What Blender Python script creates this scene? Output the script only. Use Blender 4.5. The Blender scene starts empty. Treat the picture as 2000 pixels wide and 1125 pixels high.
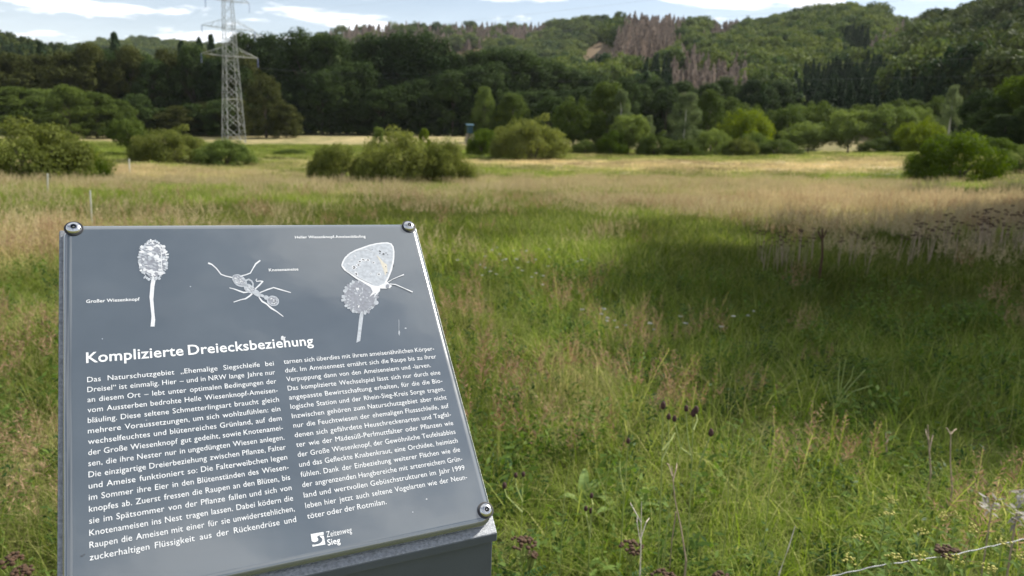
import bpy, math, random
import numpy as np
from mathutils import Vector, Matrix

# ---------------------------------------------------------------- camera, sky, sun, exposure
SC = bpy.context.scene
COL = SC.collection
rng = np.random.default_rng(7)
random.seed(7)
F_PX, CX, CY = 1420.0, 1000.0, 562.5
ROLL = math.radians(2.0)
PITCH = math.atan(304 * math.cos(ROLL) / F_PX)
FW = np.array([0, math.cos(PITCH), -math.sin(PITCH)])
_r0 = np.array([1.0, 0, 0]); _u0 = np.cross(_r0, FW)
RT = math.cos(ROLL) * _r0 + math.sin(ROLL) * _u0
UP = np.cross(RT, FW)
CAM = np.array([0, 0, 1.6])

cam_d = bpy.data.cameras.new('camera'); cam = bpy.data.objects.new('camera', cam_d); COL.objects.link(cam)
cam_d.sensor_width = 36; cam_d.lens = F_PX / 2000 * 36
cam_d.clip_start = 0.05; cam_d.clip_end = 6000
cam.matrix_world = Matrix(((RT[0], UP[0], -FW[0], CAM[0]), (RT[1], UP[1], -FW[1], CAM[1]), (RT[2], UP[2], -FW[2], CAM[2]), (0, 0, 0, 1)))
cam_d.dof.use_dof = True; cam_d.dof.focus_distance = 0.84; cam_d.dof.aperture_fstop = 9.0
SC.camera = cam
SC.view_settings.view_transform = 'Standard'; SC.view_settings.look = 'None'
SC.view_settings.exposure = 0.80; SC.view_settings.gamma = 1.0
SC.render.engine = 'CYCLES'
SC.cycles.max_bounces = 8; SC.cycles.transparent_max_bounces = 8
SC.cycles.use_denoising = True

SUN_A, SUN_E = math.radians(29), math.radians(42)          # from +x towards +y; elevation
SDIR = Vector((math.cos(SUN_A) * math.cos(SUN_E), math.sin(SUN_A) * math.cos(SUN_E), math.sin(SUN_E)))
sl = bpy.data.lights.new('sun', 'SUN'); sl.energy = 5.0; sl.angle = math.radians(0.53); sl.color = (1.0, 0.94, 0.84)
so = bpy.data.objects.new('sun', sl); COL.objects.link(so)
so.rotation_euler = SDIR.to_track_quat('Z', 'Y').to_euler()

W = bpy.data.worlds.new('World'); SC.world = W; W.use_nodes = True

def N(nt, t, **kw):
    n = nt.nodes.new(t)
    for k, v in kw.items():
        if k.startswith('i_'):
            key = k[2:]; key = int(key) if key.isdigit() else key.replace('_', ' ')
            n.inputs[key].default_value = v
        else:
            setattr(n, k, v)
    return n

def L(nt, a, ao, b, bi):
    nt.links.new(a.outputs[ao], b.inputs[bi])

def build_world():
    nt = W.node_tree; nt.nodes.clear()
    out = N(nt, 'ShaderNodeOutputWorld'); bg = N(nt, 'ShaderNodeBackground')
    sky = N(nt, 'ShaderNodeTexSky', sky_type='NISHITA', sun_disc=False, sun_elevation=SUN_E, sun_rotation=math.pi / 2 - SUN_A,
            altitude=120, air_density=1.0, dust_density=0.8, ozone_density=1.2)
    tc = N(nt, 'ShaderNodeTexCoord'); sep = N(nt, 'ShaderNodeSeparateXYZ')
    L(nt, tc, 'Generated', sep, 0)
    zc = N(nt, 'ShaderNodeMath', operation='MAXIMUM', i_1=0.0); L(nt, sep, 'Z', zc, 0)
    za = N(nt, 'ShaderNodeMath', operation='ADD', i_1=0.13); L(nt, zc, 0, za, 0)
    dx = N(nt, 'ShaderNodeMath', operation='DIVIDE'); L(nt, sep, 'X', dx, 0); L(nt, za, 0, dx, 1)
    dy = N(nt, 'ShaderNodeMath', operation='DIVIDE'); L(nt, sep, 'Y', dy, 0); L(nt, za, 0, dy, 1)
    cb = N(nt, 'ShaderNodeCombineXYZ'); L(nt, dx, 0, cb, 0); L(nt, dy, 0, cb, 1)
    mp = N(nt, 'ShaderNodeMapping'); mp.inputs['Location'].default_value = CLOUD_LOC; mp.inputs['Scale'].default_value = (0.55, 0.8, 1)
    L(nt, cb, 0, mp, 0)
    n1 = N(nt, 'ShaderNodeTexNoise', i_Scale=3.0, i_Detail=9.0, i_Roughness=0.56, i_Distortion=0.35); L(nt, mp, 0, n1, 'Vector')
    cr = N(nt, 'ShaderNodeMapRange', interpolation_type='SMOOTHSTEP'); cr.inputs[1].default_value = 0.49; cr.inputs[2].default_value = 0.61
    zb = N(nt, 'ShaderNodeMath', operation='MULTIPLY_ADD', i_1=0.10); L(nt, zc, 0, zb, 0); L(nt, n1, 0, zb, 2); L(nt, zb, 0, cr, 0)   # more cloud overhead
    n2 = N(nt, 'ShaderNodeTexNoise', i_Scale=3.1, i_Detail=6.0, i_Roughness=0.6); L(nt, mp, 0, n2, 'Vector')
    # low clouds stand in full light, high ones are thinner
    hz = N(nt, 'ShaderNodeMapRange'); hz.inputs[1].default_value = 0.05; hz.inputs[2].default_value = 0.55; hz.inputs[3].default_value = 1.0; hz.inputs[4].default_value = 0.68
    L(nt, sep, 'Z', hz, 0)
    sh = N(nt, 'ShaderNodeMapRange'); sh.inputs[1].default_value = 0.3; sh.inputs[2].default_value = 0.7; sh.inputs[3].default_value = 0.80; sh.inputs[4].default_value = 1.0
    L(nt, n2, 0, sh, 0)
    cm = N(nt, 'ShaderNodeMath', operation='MULTIPLY'); L(nt, hz, 0, cm, 0); L(nt, sh, 0, cm, 1)
    cc = N(nt, 'ShaderNodeVectorMath', operation='SCALE'); cc.inputs[0].default_value = (0.93, 0.96, 1.02); L(nt, cm, 0, cc, 'Scale')
    sk = N(nt, 'ShaderNodeVectorMath', operation='SCALE', i_Scale=SKY_STRENGTH); L(nt, sky, 0, sk, 0)
    # thin veil towards the horizon
    ve = N(nt, 'ShaderNodeMapRange', interpolation_type='SMOOTHSTEP'); ve.inputs[1].default_value = 0.0; ve.inputs[2].default_value = 0.30; ve.inputs[3].default_value = 0.42; ve.inputs[4].default_value = 0.0
    L(nt, sep, 'Z', ve, 0)
    mk = N(nt, 'ShaderNodeMath', operation='MAXIMUM'); L(nt, cr, 0, mk, 0); L(nt, ve, 0, mk, 1)
    mx = N(nt, 'ShaderNodeMix', data_type='RGBA'); L(nt, mk, 0, mx, 0); L(nt, sk, 0, mx, 6); L(nt, cc, 0, mx, 7)
    L(nt, mx, 2, bg, 0); bg.inputs[1].default_value = 1.0; L(nt, bg, 0, out, 0)
HAZE = 0.000045
CLOUD_LOC = (0.0, 0.0, 3.7); SKY_STRENGTH = 0.072
build_world()

# ---------------------------------------------------------------- picture <-> place
def ray(px, py):
    return FW + (px - CX) / F_PX * RT - (py - CY) / F_PX * UP

def at(px, py, D):
    d = ray(px, py); return CAM + d * (D / d[1])

def proj(P):
    v = np.asarray(P) - CAM; z = v @ FW
    return CX + F_PX * (v @ RT) / z, CY - F_PX * (v @ UP) / z

# ---------------------------------------------------------------- helpers
def tag(o, label=None, cat=None, group=None, kind=None):
    if label: o['label'] = label
    if cat: o['category'] = cat
    if group: o['group'] = group
    if kind: o['kind'] = kind
    return o

def empty(name, loc, rz=0.0):
    o = bpy.data.objects.new(name, None); COL.objects.link(o); o.location = loc; o.rotation_euler = (0, 0, rz)
    o.empty_display_size = 0.1
    return o

def mesh_obj(name, V, Fc, mat=None, parent=None, smooth=False, link=True):
    me = bpy.data.meshes.new(name)
    me.from_pydata([tuple(v) for v in V], [], [tuple(f) for f in Fc])
    if smooth: me.polygons.foreach_set('use_smooth', [True] * len(me.polygons))
    if mat: me.materials.append(mat)
    me.update()
    o = bpy.data.objects.new(name, me)
    if link: COL.objects.link(o)
    if parent: o.parent = parent
    return o

def np_mesh(name, V, quads=None, tris=None):
    """fast mesh from arrays; faces: quads (n,4) and/or tris (m,3)"""
    V = np.asarray(V, np.float32)
    me = bpy.data.meshes.new(name)
    loops, starts, tot = [], [], 0
    if quads is not None and len(quads):
        q = np.asarray(quads, np.int32); loops.append(q.ravel()); starts.append(np.arange(len(q)) * 4 + tot); tot += q.size
    if tris is not None and len(tris):
        t = np.asarray(tris, np.int32); loops.append(t.ravel()); starts.append(np.arange(len(t)) * 3 + tot); tot += t.size
    lv = np.concatenate(loops); st = np.concatenate(starts).astype(np.int32)
    me.vertices.add(len(V)); me.vertices.foreach_set('co', V.ravel())
    me.loops.add(len(lv)); me.loops.foreach_set('vertex_index', lv)
    me.polygons.add(len(st)); me.polygons.foreach_set('loop_start', st)
    me.update(calc_edges=True)
    return me

def face_attr(me, name, vals):
    a = me.attributes.new(name, 'FLOAT', 'FACE'); a.data.foreach_set('value', np.asarray(vals, np.float32))

def vert_attr(me, name, vals):
    a = me.attributes.new(name, 'FLOAT', 'POINT'); a.data.foreach_set('value', np.asarray(vals, np.float32))

class MB:
    """collects boxes, bars and tubes into one mesh"""
    def __init__(s): s.V = []; s.F = []
    def add(s, V, Fc):
        k = len(s.V); s.V += [tuple(v) for v in V]; s.F += [tuple(i + k for i in f) for f in Fc]
    def tube(s, pts, rad, n=6, cap=True):
        pts = [np.asarray(p, float) for p in pts]; rad = rad if hasattr(rad, '__len__') else [rad] * len(pts)
        V = []
        for i, p in enumerate(pts):
            d = pts[min(i + 1, len(pts) - 1)] - pts[max(i - 1, 0)]; d = d / (np.linalg.norm(d) + 1e-9)
            a = np.cross(d, [0, 0, 1.0] if abs(d[2]) < .9 else [1.0, 0, 0]); a /= np.linalg.norm(a); b = np.cross(d, a)
            for k in range(n):
                t = 2 * math.pi * k / n; V.append(p + rad[i] * (math.cos(t) * a + math.sin(t) * b))
        Fc = [(i * n + k, i * n + (k + 1) % n, (i + 1) * n + (k + 1) % n, (i + 1) * n + k) for i in range(len(pts) - 1) for k in range(n)]
        if cap: Fc += [tuple(range(n))[::-1], tuple((len(pts) - 1) * n + k for k in range(n))]
        s.add(V, Fc)
    def bar(s, a, b, w):
        s.tube([a, b], w * 0.35, 4)
    def box(s, c, h):
        c = np.asarray(c, float)
        V = [c + np.array([x * h[0], y * h[1], z * h[2]]) for x in (-1, 1) for y in (-1, 1) for z in (-1, 1)]
        s.add(V, [(0, 1, 3, 2), (4, 6, 7, 5), (0, 4, 5, 1), (2, 3, 7, 6), (0, 2, 6, 4), (1, 5, 7, 3)])
    def build(s, name, mat, parent=None, smooth=False, link=True):
        return mesh_obj(name, s.V, s.F, mat, parent, smooth, link)

# value noise on the plane, for patchiness of what grows where
_perm = rng.random((256, 256))
def vnoise(x, y, s=1.0, oct=3, seed=0):
    x = np.asarray(x, float) / s + seed * 17.3; y = np.asarray(y, float) / s + seed * 9.1
    out = 0; amp = 1; tot = 0
    for _ in range(oct):
        xi = np.floor(x).astype(int); yi = np.floor(y).astype(int); fx = x - xi; fy = y - yi
        fx = fx * fx * (3 - 2 * fx); fy = fy * fy * (3 - 2 * fy)
        g = lambda a, b: _perm[a % 256, b % 256]
        v = (g(xi, yi) * (1 - fx) + g(xi + 1, yi) * fx) * (1 - fy) + (g(xi, yi + 1) * (1 - fx) + g(xi + 1, yi + 1) * fx) * fy
        out = out + amp * v; tot += amp; amp *= 0.5; x = x * 2.03; y = y * 2.03
    return out / tot

# ---------------------------------------------------------------- materials
def mat_basic(name, col, rough=0.6, metal=0.0, spec=0.5, noise=None, bump=None, coat=0.0):
    m = bpy.data.materials.new(name); m.use_nodes = True; nt = m.node_tree; b = nt.nodes['Principled BSDF']
    b.inputs['Base Color'].default_value = (*col, 1); b.inputs['Roughness'].default_value = rough; b.inputs['Metallic'].default_value = metal
    b.inputs['Specular IOR Level'].default_value = spec; b.inputs['Coat Weight'].default_value = coat; b.inputs['Coat Roughness'].default_value = 0.06
    tc = N(nt, 'ShaderNodeTexCoord')
    if noise:
        sc, amt = noise
        n = N(nt, 'ShaderNodeTexNoise', i_Scale=sc, i_Detail=5.0); L(nt, tc, 'Object', n, 'Vector')
        mr = N(nt, 'ShaderNodeMapRange'); mr.inputs[1].default_value = .3; mr.inputs[2].default_value = .7; mr.inputs[3].default_value = 1 - amt; mr.inputs[4].default_value = 1 + amt
        L(nt, n, 0, mr, 0)
        v = N(nt, 'ShaderNodeVectorMath', operation='SCALE'); v.inputs[0].default_value = col; L(nt, mr, 0, v, 'Scale'); L(nt, v, 0, b, 'Base Color')
    if bump:
        sc, st, dist = bump
        n = N(nt, 'ShaderNodeTexNoise', i_Scale=sc, i_Detail=4.0); L(nt, tc, 'Object', n, 'Vector')
        bp = N(nt, 'ShaderNodeBump', i_Strength=st, i_Distance=dist); L(nt, n, 0, bp, 'Height'); L(nt, bp, 0, b, 'Normal')
    return m

def leaf_mat(name, dark, light, transl=0.35, rough=0.75, iw=0.45, instancer=None, dry=None, spec=0.06):
    """leaves / blades: colour varies leaf by leaf ('tint' on faces), plant by plant (object random) and, for meadow plants, with how dry they are"""
    m = bpy.data.materials.new(name); m.use_nodes = True; nt = m.node_tree; b = nt.nodes['Principled BSDF']; out = nt.nodes['Material Output']
    at_ = N(nt, 'ShaderNodeAttribute', attribute_type='GEOMETRY', attribute_name='tint')
    oi = N(nt, 'ShaderNodeObjectInfo')
    ad = N(nt, 'ShaderNodeMath', operation='MULTIPLY_ADD', i_1=iw); L(nt, oi, 'Random', ad, 0)
    sc = N(nt, 'ShaderNodeMath', operation='MULTIPLY_ADD', i_1=0.75, i_2=-0.1); L(nt, at_, 'Fac', sc, 0); L(nt, sc, 0, ad, 2)
    mx = N(nt, 'ShaderNodeMix', data_type='RGBA'); mx.inputs[6].default_value = (*dark, 1); mx.inputs[7].default_value = (*light, 1); L(nt, ad, 0, mx, 0)
    src = (mx, 2)
    if dry:
        ia = N(nt, 'ShaderNodeAttribute', attribute_type='INSTANCER', attribute_name='dry')
        dm = N(nt, 'ShaderNodeMath', operation='MULTIPLY_ADD', i_1=0.7, i_2=-0.35); L(nt, at_, 'Fac', dm, 0)
        da = N(nt, 'ShaderNodeMath', operation='ADD', use_clamp=True); L(nt, ia, 'Fac', da, 0); L(nt, dm, 0, da, 1)
        m2 = N(nt, 'ShaderNodeMix', data_type='RGBA'); L(nt, da, 0, m2, 0); L(nt, mx, 2, m2, 6); m2.inputs[7].default_value = (*dry, 1)
        il = N(nt, 'ShaderNodeAttribute', attribute_type='INSTANCER', attribute_name='lush')
        m3 = N(nt, 'ShaderNodeVectorMath', operation='SCALE'); L(nt, m2, 2, m3, 0); L(nt, il, 'Fac', m3, 'Scale')
        src = (m3, 0)
    L(nt, src[0], src[1], b, 'Base Color'); b.inputs['Roughness'].default_value = rough; b.inputs['Specular IOR Level'].default_value = spec
    tr = N(nt, 'ShaderNodeBsdfTranslucent')
    hs = N(nt, 'ShaderNodeHueSaturation', i_Saturation=1.15, i_Value=1.1); L(nt, src[0], src[1], hs, 'Color'); L(nt, hs, 0, tr, 0)
    ms = N(nt, 'ShaderNodeMixShader', i_0=transl); L(nt, b, 0, ms, 1); L(nt, tr, 0, ms, 2); L(nt, ms, 0, out, 0)
    return m

M = {}
M['bark'] = mat_basic('bark', (0.09, 0.07, 0.05), 0.85, noise=(9, .35), bump=(30, .6, .02))
M['bark_pale'] = mat_basic('bark_pale', (0.42, 0.40, 0.36), 0.8, noise=(6, .4))
M['dead_wood'] = mat_basic('dead_wood', (0.17, 0.125, 0.105), 0.9, noise=(3, .3))
M['dry_stem'] = mat_basic('dry_stem', (0.30, 0.23, 0.16), 0.8, noise=(20, .3))
M['pale_stem'] = mat_basic('pale_stem', (0.50, 0.45, 0.36), 0.7, noise=(20, .25))
M['brown_head'] = mat_basic('brown_head', (0.060, 0.031, 0.014), 0.9, noise=(160, .5), bump=(500, 1, .002))
M['burnet_head'] = mat_basic('burnet_head', (0.055, 0.025, 0.022), 0.9, noise=(260, .5))
M['white_petal'] = mat_basic('white_petal', (0.36, 0.36, 0.33), 0.8)
M['white_leaf'] = leaf_mat('white_leaf', (0.17, 0.155, 0.13), (0.42, 0.40, 0.36), 0.25)
M['steel'] = mat_basic('galvanised_steel', (0.28, 0.295, 0.285), 0.6, 0.2, noise=(2, .15))
M['insulator'] = mat_basic('insulator', (0.10, 0.13, 0.30), 0.3)
M['insulator_grey'] = mat_basic('conductor', (0.16, 0.17, 0.18), 0.6, 0.3)
M['wire'] = mat_basic('wire', (0.23, 0.24, 0.25), 0.45, 0.2, noise=(60, .2))
M['post'] = mat_basic('post', (0.42, 0.43, 0.39), 0.6, noise=(8, .15))
M['teal'] = mat_basic('teal_board', (0.012, 0.060, 0.085), 0.6, noise=(5, .2))
M['timber'] = mat_basic('weathered_timber', (0.30, 0.26, 0.21), 0.85, noise=(7, .25))

M['lf_forest'] = leaf_mat('leaf_forest', (0.014, 0.030, 0.009), (0.056, 0.086, 0.022), 0.24, iw=.7)
M['lf_forest_brown'] = leaf_mat('leaf_forest_brown', (0.035, 0.045, 0.012), (0.085, 0.092, 0.024), 0.25)
M['lf_mid'] = leaf_mat('leaf_mid', (0.042, 0.066, 0.014), (0.112, 0.150, 0.032), 0.34)
M['lf_light'] = leaf_mat('leaf_light', (0.075, 0.112, 0.028), (0.200, 0.250, 0.065), 0.38)
M['lf_yellow'] = leaf_mat('leaf_yellow', (0.085, 0.125, 0.012), (0.225, 0.275, 0.028), 0.40)
M['lf_willow'] = leaf_mat('leaf_willow', (0.066, 0.086, 0.018), (0.215, 0.235, 0.064), 0.45)
M['lf_birch'] = leaf_mat('leaf_birch', (0.085, 0.120, 0.050), (0.190, 0.230, 0.100), 0.38)
M['lf_deep'] = leaf_mat('leaf_deep', (0.036, 0.064, 0.008), (0.112, 0.160, 0.020), 0.45)
M['lf_hill'] = leaf_mat('leaf_hill', (0.022, 0.052, 0.024), (0.138, 0.170, 0.046), 0.32, iw=0.75)
M['lf_spruce'] = leaf_mat('needle_spruce', (0.018, 0.036, 0.018), (0.046, 0.074, 0.030), 0.15)
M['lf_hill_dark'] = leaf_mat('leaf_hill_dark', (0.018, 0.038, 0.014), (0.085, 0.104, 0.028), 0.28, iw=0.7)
M['lf_dead'] = leaf_mat('twig_dead', (0.165, 0.132, 0.108), (0.36, 0.295, 0.245), 0.2)
M['grass'] = leaf_mat('grass_blade', (0.088, 0.136, 0.021), (0.258, 0.322, 0.060), 0.47, 0.7, dry=(0.58, 0.47, 0.28))
M['seed'] = leaf_mat('grass_seed_head', (0.20, 0.115, 0.070), (0.44, 0.31, 0.205), 0.35, 0.7)
M['seed_far'] = leaf_mat('meadow_seed_head', (0.30, 0.225, 0.13), (0.61, 0.51, 0.33), 0.35, 0.7)
M['herb'] = leaf_mat('herb_leaf', (0.060, 0.110, 0.020), (0.150, 0.220, 0.050), 0.40, 0.6)
M['herb_dark'] = leaf_mat('herb_leaf_dark', (0.022, 0.055, 0.016), (0.060, 0.110, 0.030), 0.3, 0.5)
M['stem_green'] = mat_basic('stem_green', (0.24, 0.29, 0.075), 0.6, noise=(15, .3))

# ---------------------------------------------------------------- terrain: one height function for everything
_cp = []
for px, py, D in [(1870, 358, 55), (770, 360, 50), (90, 357, 42), (375, 318, 75), (457, 279, 150), (620, 263, 190), (150, 268, 160), (917, 287, 120),
                  (1035, 310, 90), (1300, 306, 100), (1600, 301, 118), (1750, 299, 112), (1990, 303, 75), (900, 268, 170), (300, 285, 110)]:
    _cp.append(at(px, py, D))
for x, y, z in [(0, 0, 0), (-4, 2, 0), (4, 2, 0), (0, 6, 0), (5, 8, .02), (-6, 8, -.05), (0, 14, -.1), (10, 15, 0), (-11, 15, -.25), (18, 20, .1), (0, -25, .3), (-30, 0, 0), (35, 5, .6), (40, 40, .5),
                (-120, 190, -1), (120, 190, 2), (0, 215, 0), (-160, 120, -1), (140, 120, 4), (-70, 30, -1)]:
    _cp.append(np.array([x, y, z]))
_cp = np.array(_cp); _c2 = 6.0 ** 2
def _rb(d2): return np.sqrt(d2 + _c2)
_n = len(_cp)
_A = np.zeros((_n + 3, _n + 3))
_A[:_n, :_n] = _rb(((_cp[:, None, :2] - _cp[None, :, :2]) ** 2).sum(-1)); _A[:_n, _n] = 1; _A[:_n, _n + 1:] = _cp[:, :2]; _A[_n:, :_n] = _A[:_n, _n:].T
_w = np.linalg.solve(_A, np.r_[_cp[:, 2], 0, 0, 0])

def base_z(x, y):
    x = np.clip(np.asarray(x, float), -190, 190); y = np.clip(np.asarray(y, float), -40, 220)
    z = _w[_n] + _w[_n + 1] * x + _w[_n + 2] * y
    for i in range(_n):
        z = z + _w[i] * _rb((x - _cp[i, 0]) ** 2 + (y - _cp[i, 1]) ** 2)
    return z

# hills: canopy-top skyline (px, py) of each ridge, its distance, where its foot lies, how high its trees stand
HILLS = [
    ([(-700, -60), (-300, 5), (0, 52), (60, 70), (140, 88), (220, 98), (350, 140), (480, 215), (560, 262)], 430, 225, 16),
    ([(-200, 120), (100, 96), (200, 84), (330, 80), (430, 82), (560, 100), (700, 140)], 1150, 600, 14),
    ([(480, 130), (600, 84), (660, 64), (750, 57), (850, 44), (940, 36), (1050, 36), (1120, 38), (1180, 40), (1300, 60), (1500, 90)], 900, 420, 13),
    ([(860, 262), (950, 180), (1050, 140), (1130, 102), (1180, 62), (1212, 36), (1300, 28), (1400, 30), (1500, 22), (1560, 12), (1640, 14), (1715, 20), (1740, 44), (1790, 58), (1860, 70), (2100, 60), (2500, 40)], 620, 190, 15),
    ([(1480, 285), (1560, 210), (1650, 140), (1720, 88), (1770, 56), (1800, 38), (1880, 10), (2000, -40), (2300, -150), (2800, -260)], 400, 128, 14),
]
_hp = []
for prof, D1, D0, th in HILLS:
    U = []; Z = []
    for px, py in prof:
        P = at(px, py, D1); U.append(P[0] / P[1]); Z.append(P[2] - th)
    _hp.append((np.array(U), np.array(Z), D1, D0))

def terrain(x, y, with_mask=False):
    x = np.asarray(x, float); y = np.asarray(y, float)
    z = base_z(x, y); b = z.copy()
    yy = np.maximum(y, 1.0); u = x / yy
    for k, (U, Z, D1, D0) in enumerate(_hp):
        zr = np.interp(u, U, Z, left=Z[0], right=Z[-1])
        fade = np.clip((u - U[0] + 0.15) / 0.15, 0, 1) * np.clip((U[-1] - u + 0.15) / 0.15, 0, 1)
        D1v = D1 * (1 + 0.05 * np.sin(u * 17 + k))
        t = (y - D0) / (D1v - D0)
        tt = np.clip(t, 0, 1); s = tt * (0.55 + 0.9 * tt - 0.45 * tt * tt)
        over = np.clip(t - 1, 0, 3); zz = b + (zr - b) * s - over * 0.30 * np.maximum(zr - b, 0)
        gully = (vnoise(x, y, 70, 2, k + 3) - .5) * 10 * np.clip(tt * (1 - tt) * 4, 0, 1)
        zz = np.where((y > D0) & (zr > b), (zz + gully) * fade + b * (1 - fade), b)
        z = np.maximum(z, zz)
    z = z + (vnoise(x, y, 3.0, 2, 1) - .5) * 0.10 * np.clip(np.hypot(x, y) / 8, 0, 1)
    if with_mask: return z, z - b
    return z

def gz(x, y): return float(terrain(np.array([x]), np.array([y]))[0])

def ground_at(px, py):
    """where the sight line of this picture point meets the meadow"""
    d = ray(px, py); t0 = 0.8
    T = np.geomspace(1.0, 260, 900); P = CAM[None] + T[:, None] * d[None]
    h = P[:, 2] - terrain(P[:, 0], P[:, 1]); k = np.argmax(h < 0)
    if not (h < 0).any(): return P[-1]
    a, b = T[k - 1], T[k]; ha, hb = h[k - 1], h[k]; t = a + (b - a) * ha / (ha - hb)
    return CAM + d * t

# how dry the meadow is, as soft world-space patches: (px, py, rx, ry, amount)
PATCH = []
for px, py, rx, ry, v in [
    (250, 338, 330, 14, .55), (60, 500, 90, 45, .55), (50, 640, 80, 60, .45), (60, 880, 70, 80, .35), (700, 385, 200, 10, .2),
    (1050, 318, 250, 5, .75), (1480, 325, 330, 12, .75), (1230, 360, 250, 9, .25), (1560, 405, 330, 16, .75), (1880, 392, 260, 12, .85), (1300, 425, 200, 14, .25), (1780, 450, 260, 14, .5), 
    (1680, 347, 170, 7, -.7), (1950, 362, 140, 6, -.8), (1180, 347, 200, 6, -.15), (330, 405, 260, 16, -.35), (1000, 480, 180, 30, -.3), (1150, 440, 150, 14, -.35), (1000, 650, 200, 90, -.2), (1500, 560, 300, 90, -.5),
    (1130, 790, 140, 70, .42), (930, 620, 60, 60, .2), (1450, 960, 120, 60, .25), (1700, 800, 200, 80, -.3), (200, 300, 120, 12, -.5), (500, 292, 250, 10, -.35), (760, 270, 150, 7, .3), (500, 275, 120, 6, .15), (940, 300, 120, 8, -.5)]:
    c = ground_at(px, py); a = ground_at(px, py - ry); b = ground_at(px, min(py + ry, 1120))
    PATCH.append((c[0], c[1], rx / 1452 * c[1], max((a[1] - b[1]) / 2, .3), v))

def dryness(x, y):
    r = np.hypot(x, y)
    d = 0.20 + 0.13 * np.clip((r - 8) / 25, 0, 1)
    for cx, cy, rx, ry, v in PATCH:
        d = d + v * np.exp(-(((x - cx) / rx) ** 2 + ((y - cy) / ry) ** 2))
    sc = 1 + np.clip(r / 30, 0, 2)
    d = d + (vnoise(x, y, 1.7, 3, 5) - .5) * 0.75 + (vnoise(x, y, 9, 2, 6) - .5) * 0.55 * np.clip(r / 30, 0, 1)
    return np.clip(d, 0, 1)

def build_ground():
    th = np.r_[np.radians(np.arange(-180, -55, 5.0)), np.radians(np.arange(-55, 55, 0.4)), np.radians(np.arange(55, 180, 5.0))]
    rr = np.r_[0.0, np.geomspace(0.35, 1500, 290)]
    R_, T_ = np.meshgrid(rr, th, indexing='ij'); X = R_ * np.sin(T_); Y = R_ * np.cos(T_)
    Z, hm = terrain(X, Y, True)
    nr, ntn = R_.shape
    i = np.arange(nr - 1)[:, None] * ntn; j = np.arange(ntn)[None]; j2 = (j + 1) % ntn
    q = np.stack([i + j, i + ntn + j, i + ntn + j2, i + j2], -1).reshape(-1, 4)
    me = np_mesh('ground', np.stack([X, Y, Z], -1).reshape(-1, 3), q[:, ::-1])
    me.polygons.foreach_set('use_smooth', [True] * len(me.polygons))
    vert_attr(me, 'dry', dryness(X, Y).ravel()); vert_attr(me, 'hill', np.clip(hm / 4, 0, 1).ravel())
    m = bpy.data.materials.new('meadow_ground'); m.use_nodes = True; nt = m.node_tree; b = nt.nodes['Principled BSDF']
    a = N(nt, 'ShaderNodeAttribute', attribute_name='dry'); h = N(nt, 'ShaderNodeAttribute', attribute_name='hill'); tc = N(nt, 'ShaderNodeTexCoord')
    n = N(nt, 'ShaderNodeTexNoise', i_Scale=1.3, i_Detail=8.0, i_Roughness=.65); L(nt, tc, 'Object', n, 'Vector')
    nf = N(nt, 'ShaderNodeTexNoise', i_Scale=35.0, i_Detail=4.0); L(nt, tc, 'Object', nf, 'Vector')
    ad = N(nt, 'ShaderNodeMath', operation='MULTIPLY_ADD', i_1=.7, i_2=-.35); L(nt, n, 0, ad, 0)
    s = N(nt, 'ShaderNodeMath', operation='ADD', use_clamp=True); L(nt, ad, 0, s, 0); L(nt, a, 'Fac', s, 1)
    mx = N(nt, 'ShaderNodeMix', data_type='RGBA'); mx.inputs[6].default_value = (.075, .098, .026, 1); mx.inputs[7].default_value = (.45, .355, .19, 1); L(nt, s, 0, mx, 0)
    mh = N(nt, 'ShaderNodeMix', data_type='RGBA'); mh.inputs[7].default_value = (.17, .125, .075, 1); L(nt, mx, 2, mh, 6); L(nt, h, 'Fac', mh, 0)
    mr = N(nt, 'ShaderNodeMapRange'); mr.inputs[1].default_value = .3; mr.inputs[2].default_value = .7; mr.inputs[3].default_value = .6; mr.inputs[4].default_value = 1.3; L(nt, nf, 0, mr, 0)
    v = N(nt, 'ShaderNodeVectorMath', operation='SCALE'); L(nt, mh, 2, v, 0); L(nt, mr, 0, v, 'Scale'); L(nt, v, 0, b, 'Base Color'); b.inputs['Roughness'].default_value = .95; b.inputs['Specular IOR Level'].default_value = .1
    bp = N(nt, 'ShaderNodeBump', i_Strength=.8, i_Distance=.05); L(nt, nf, 0, bp, 'Height'); L(nt, bp, 0, b, 'Normal')
    me.materials.append(m)
    o = bpy.data.objects.new('ground', me); COL.objects.link(o); tag(o, kind='structure')
    tag(o, 'rough valley meadow of green and straw coloured grass running up into wooded hills', 'ground')
build_ground()

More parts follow.
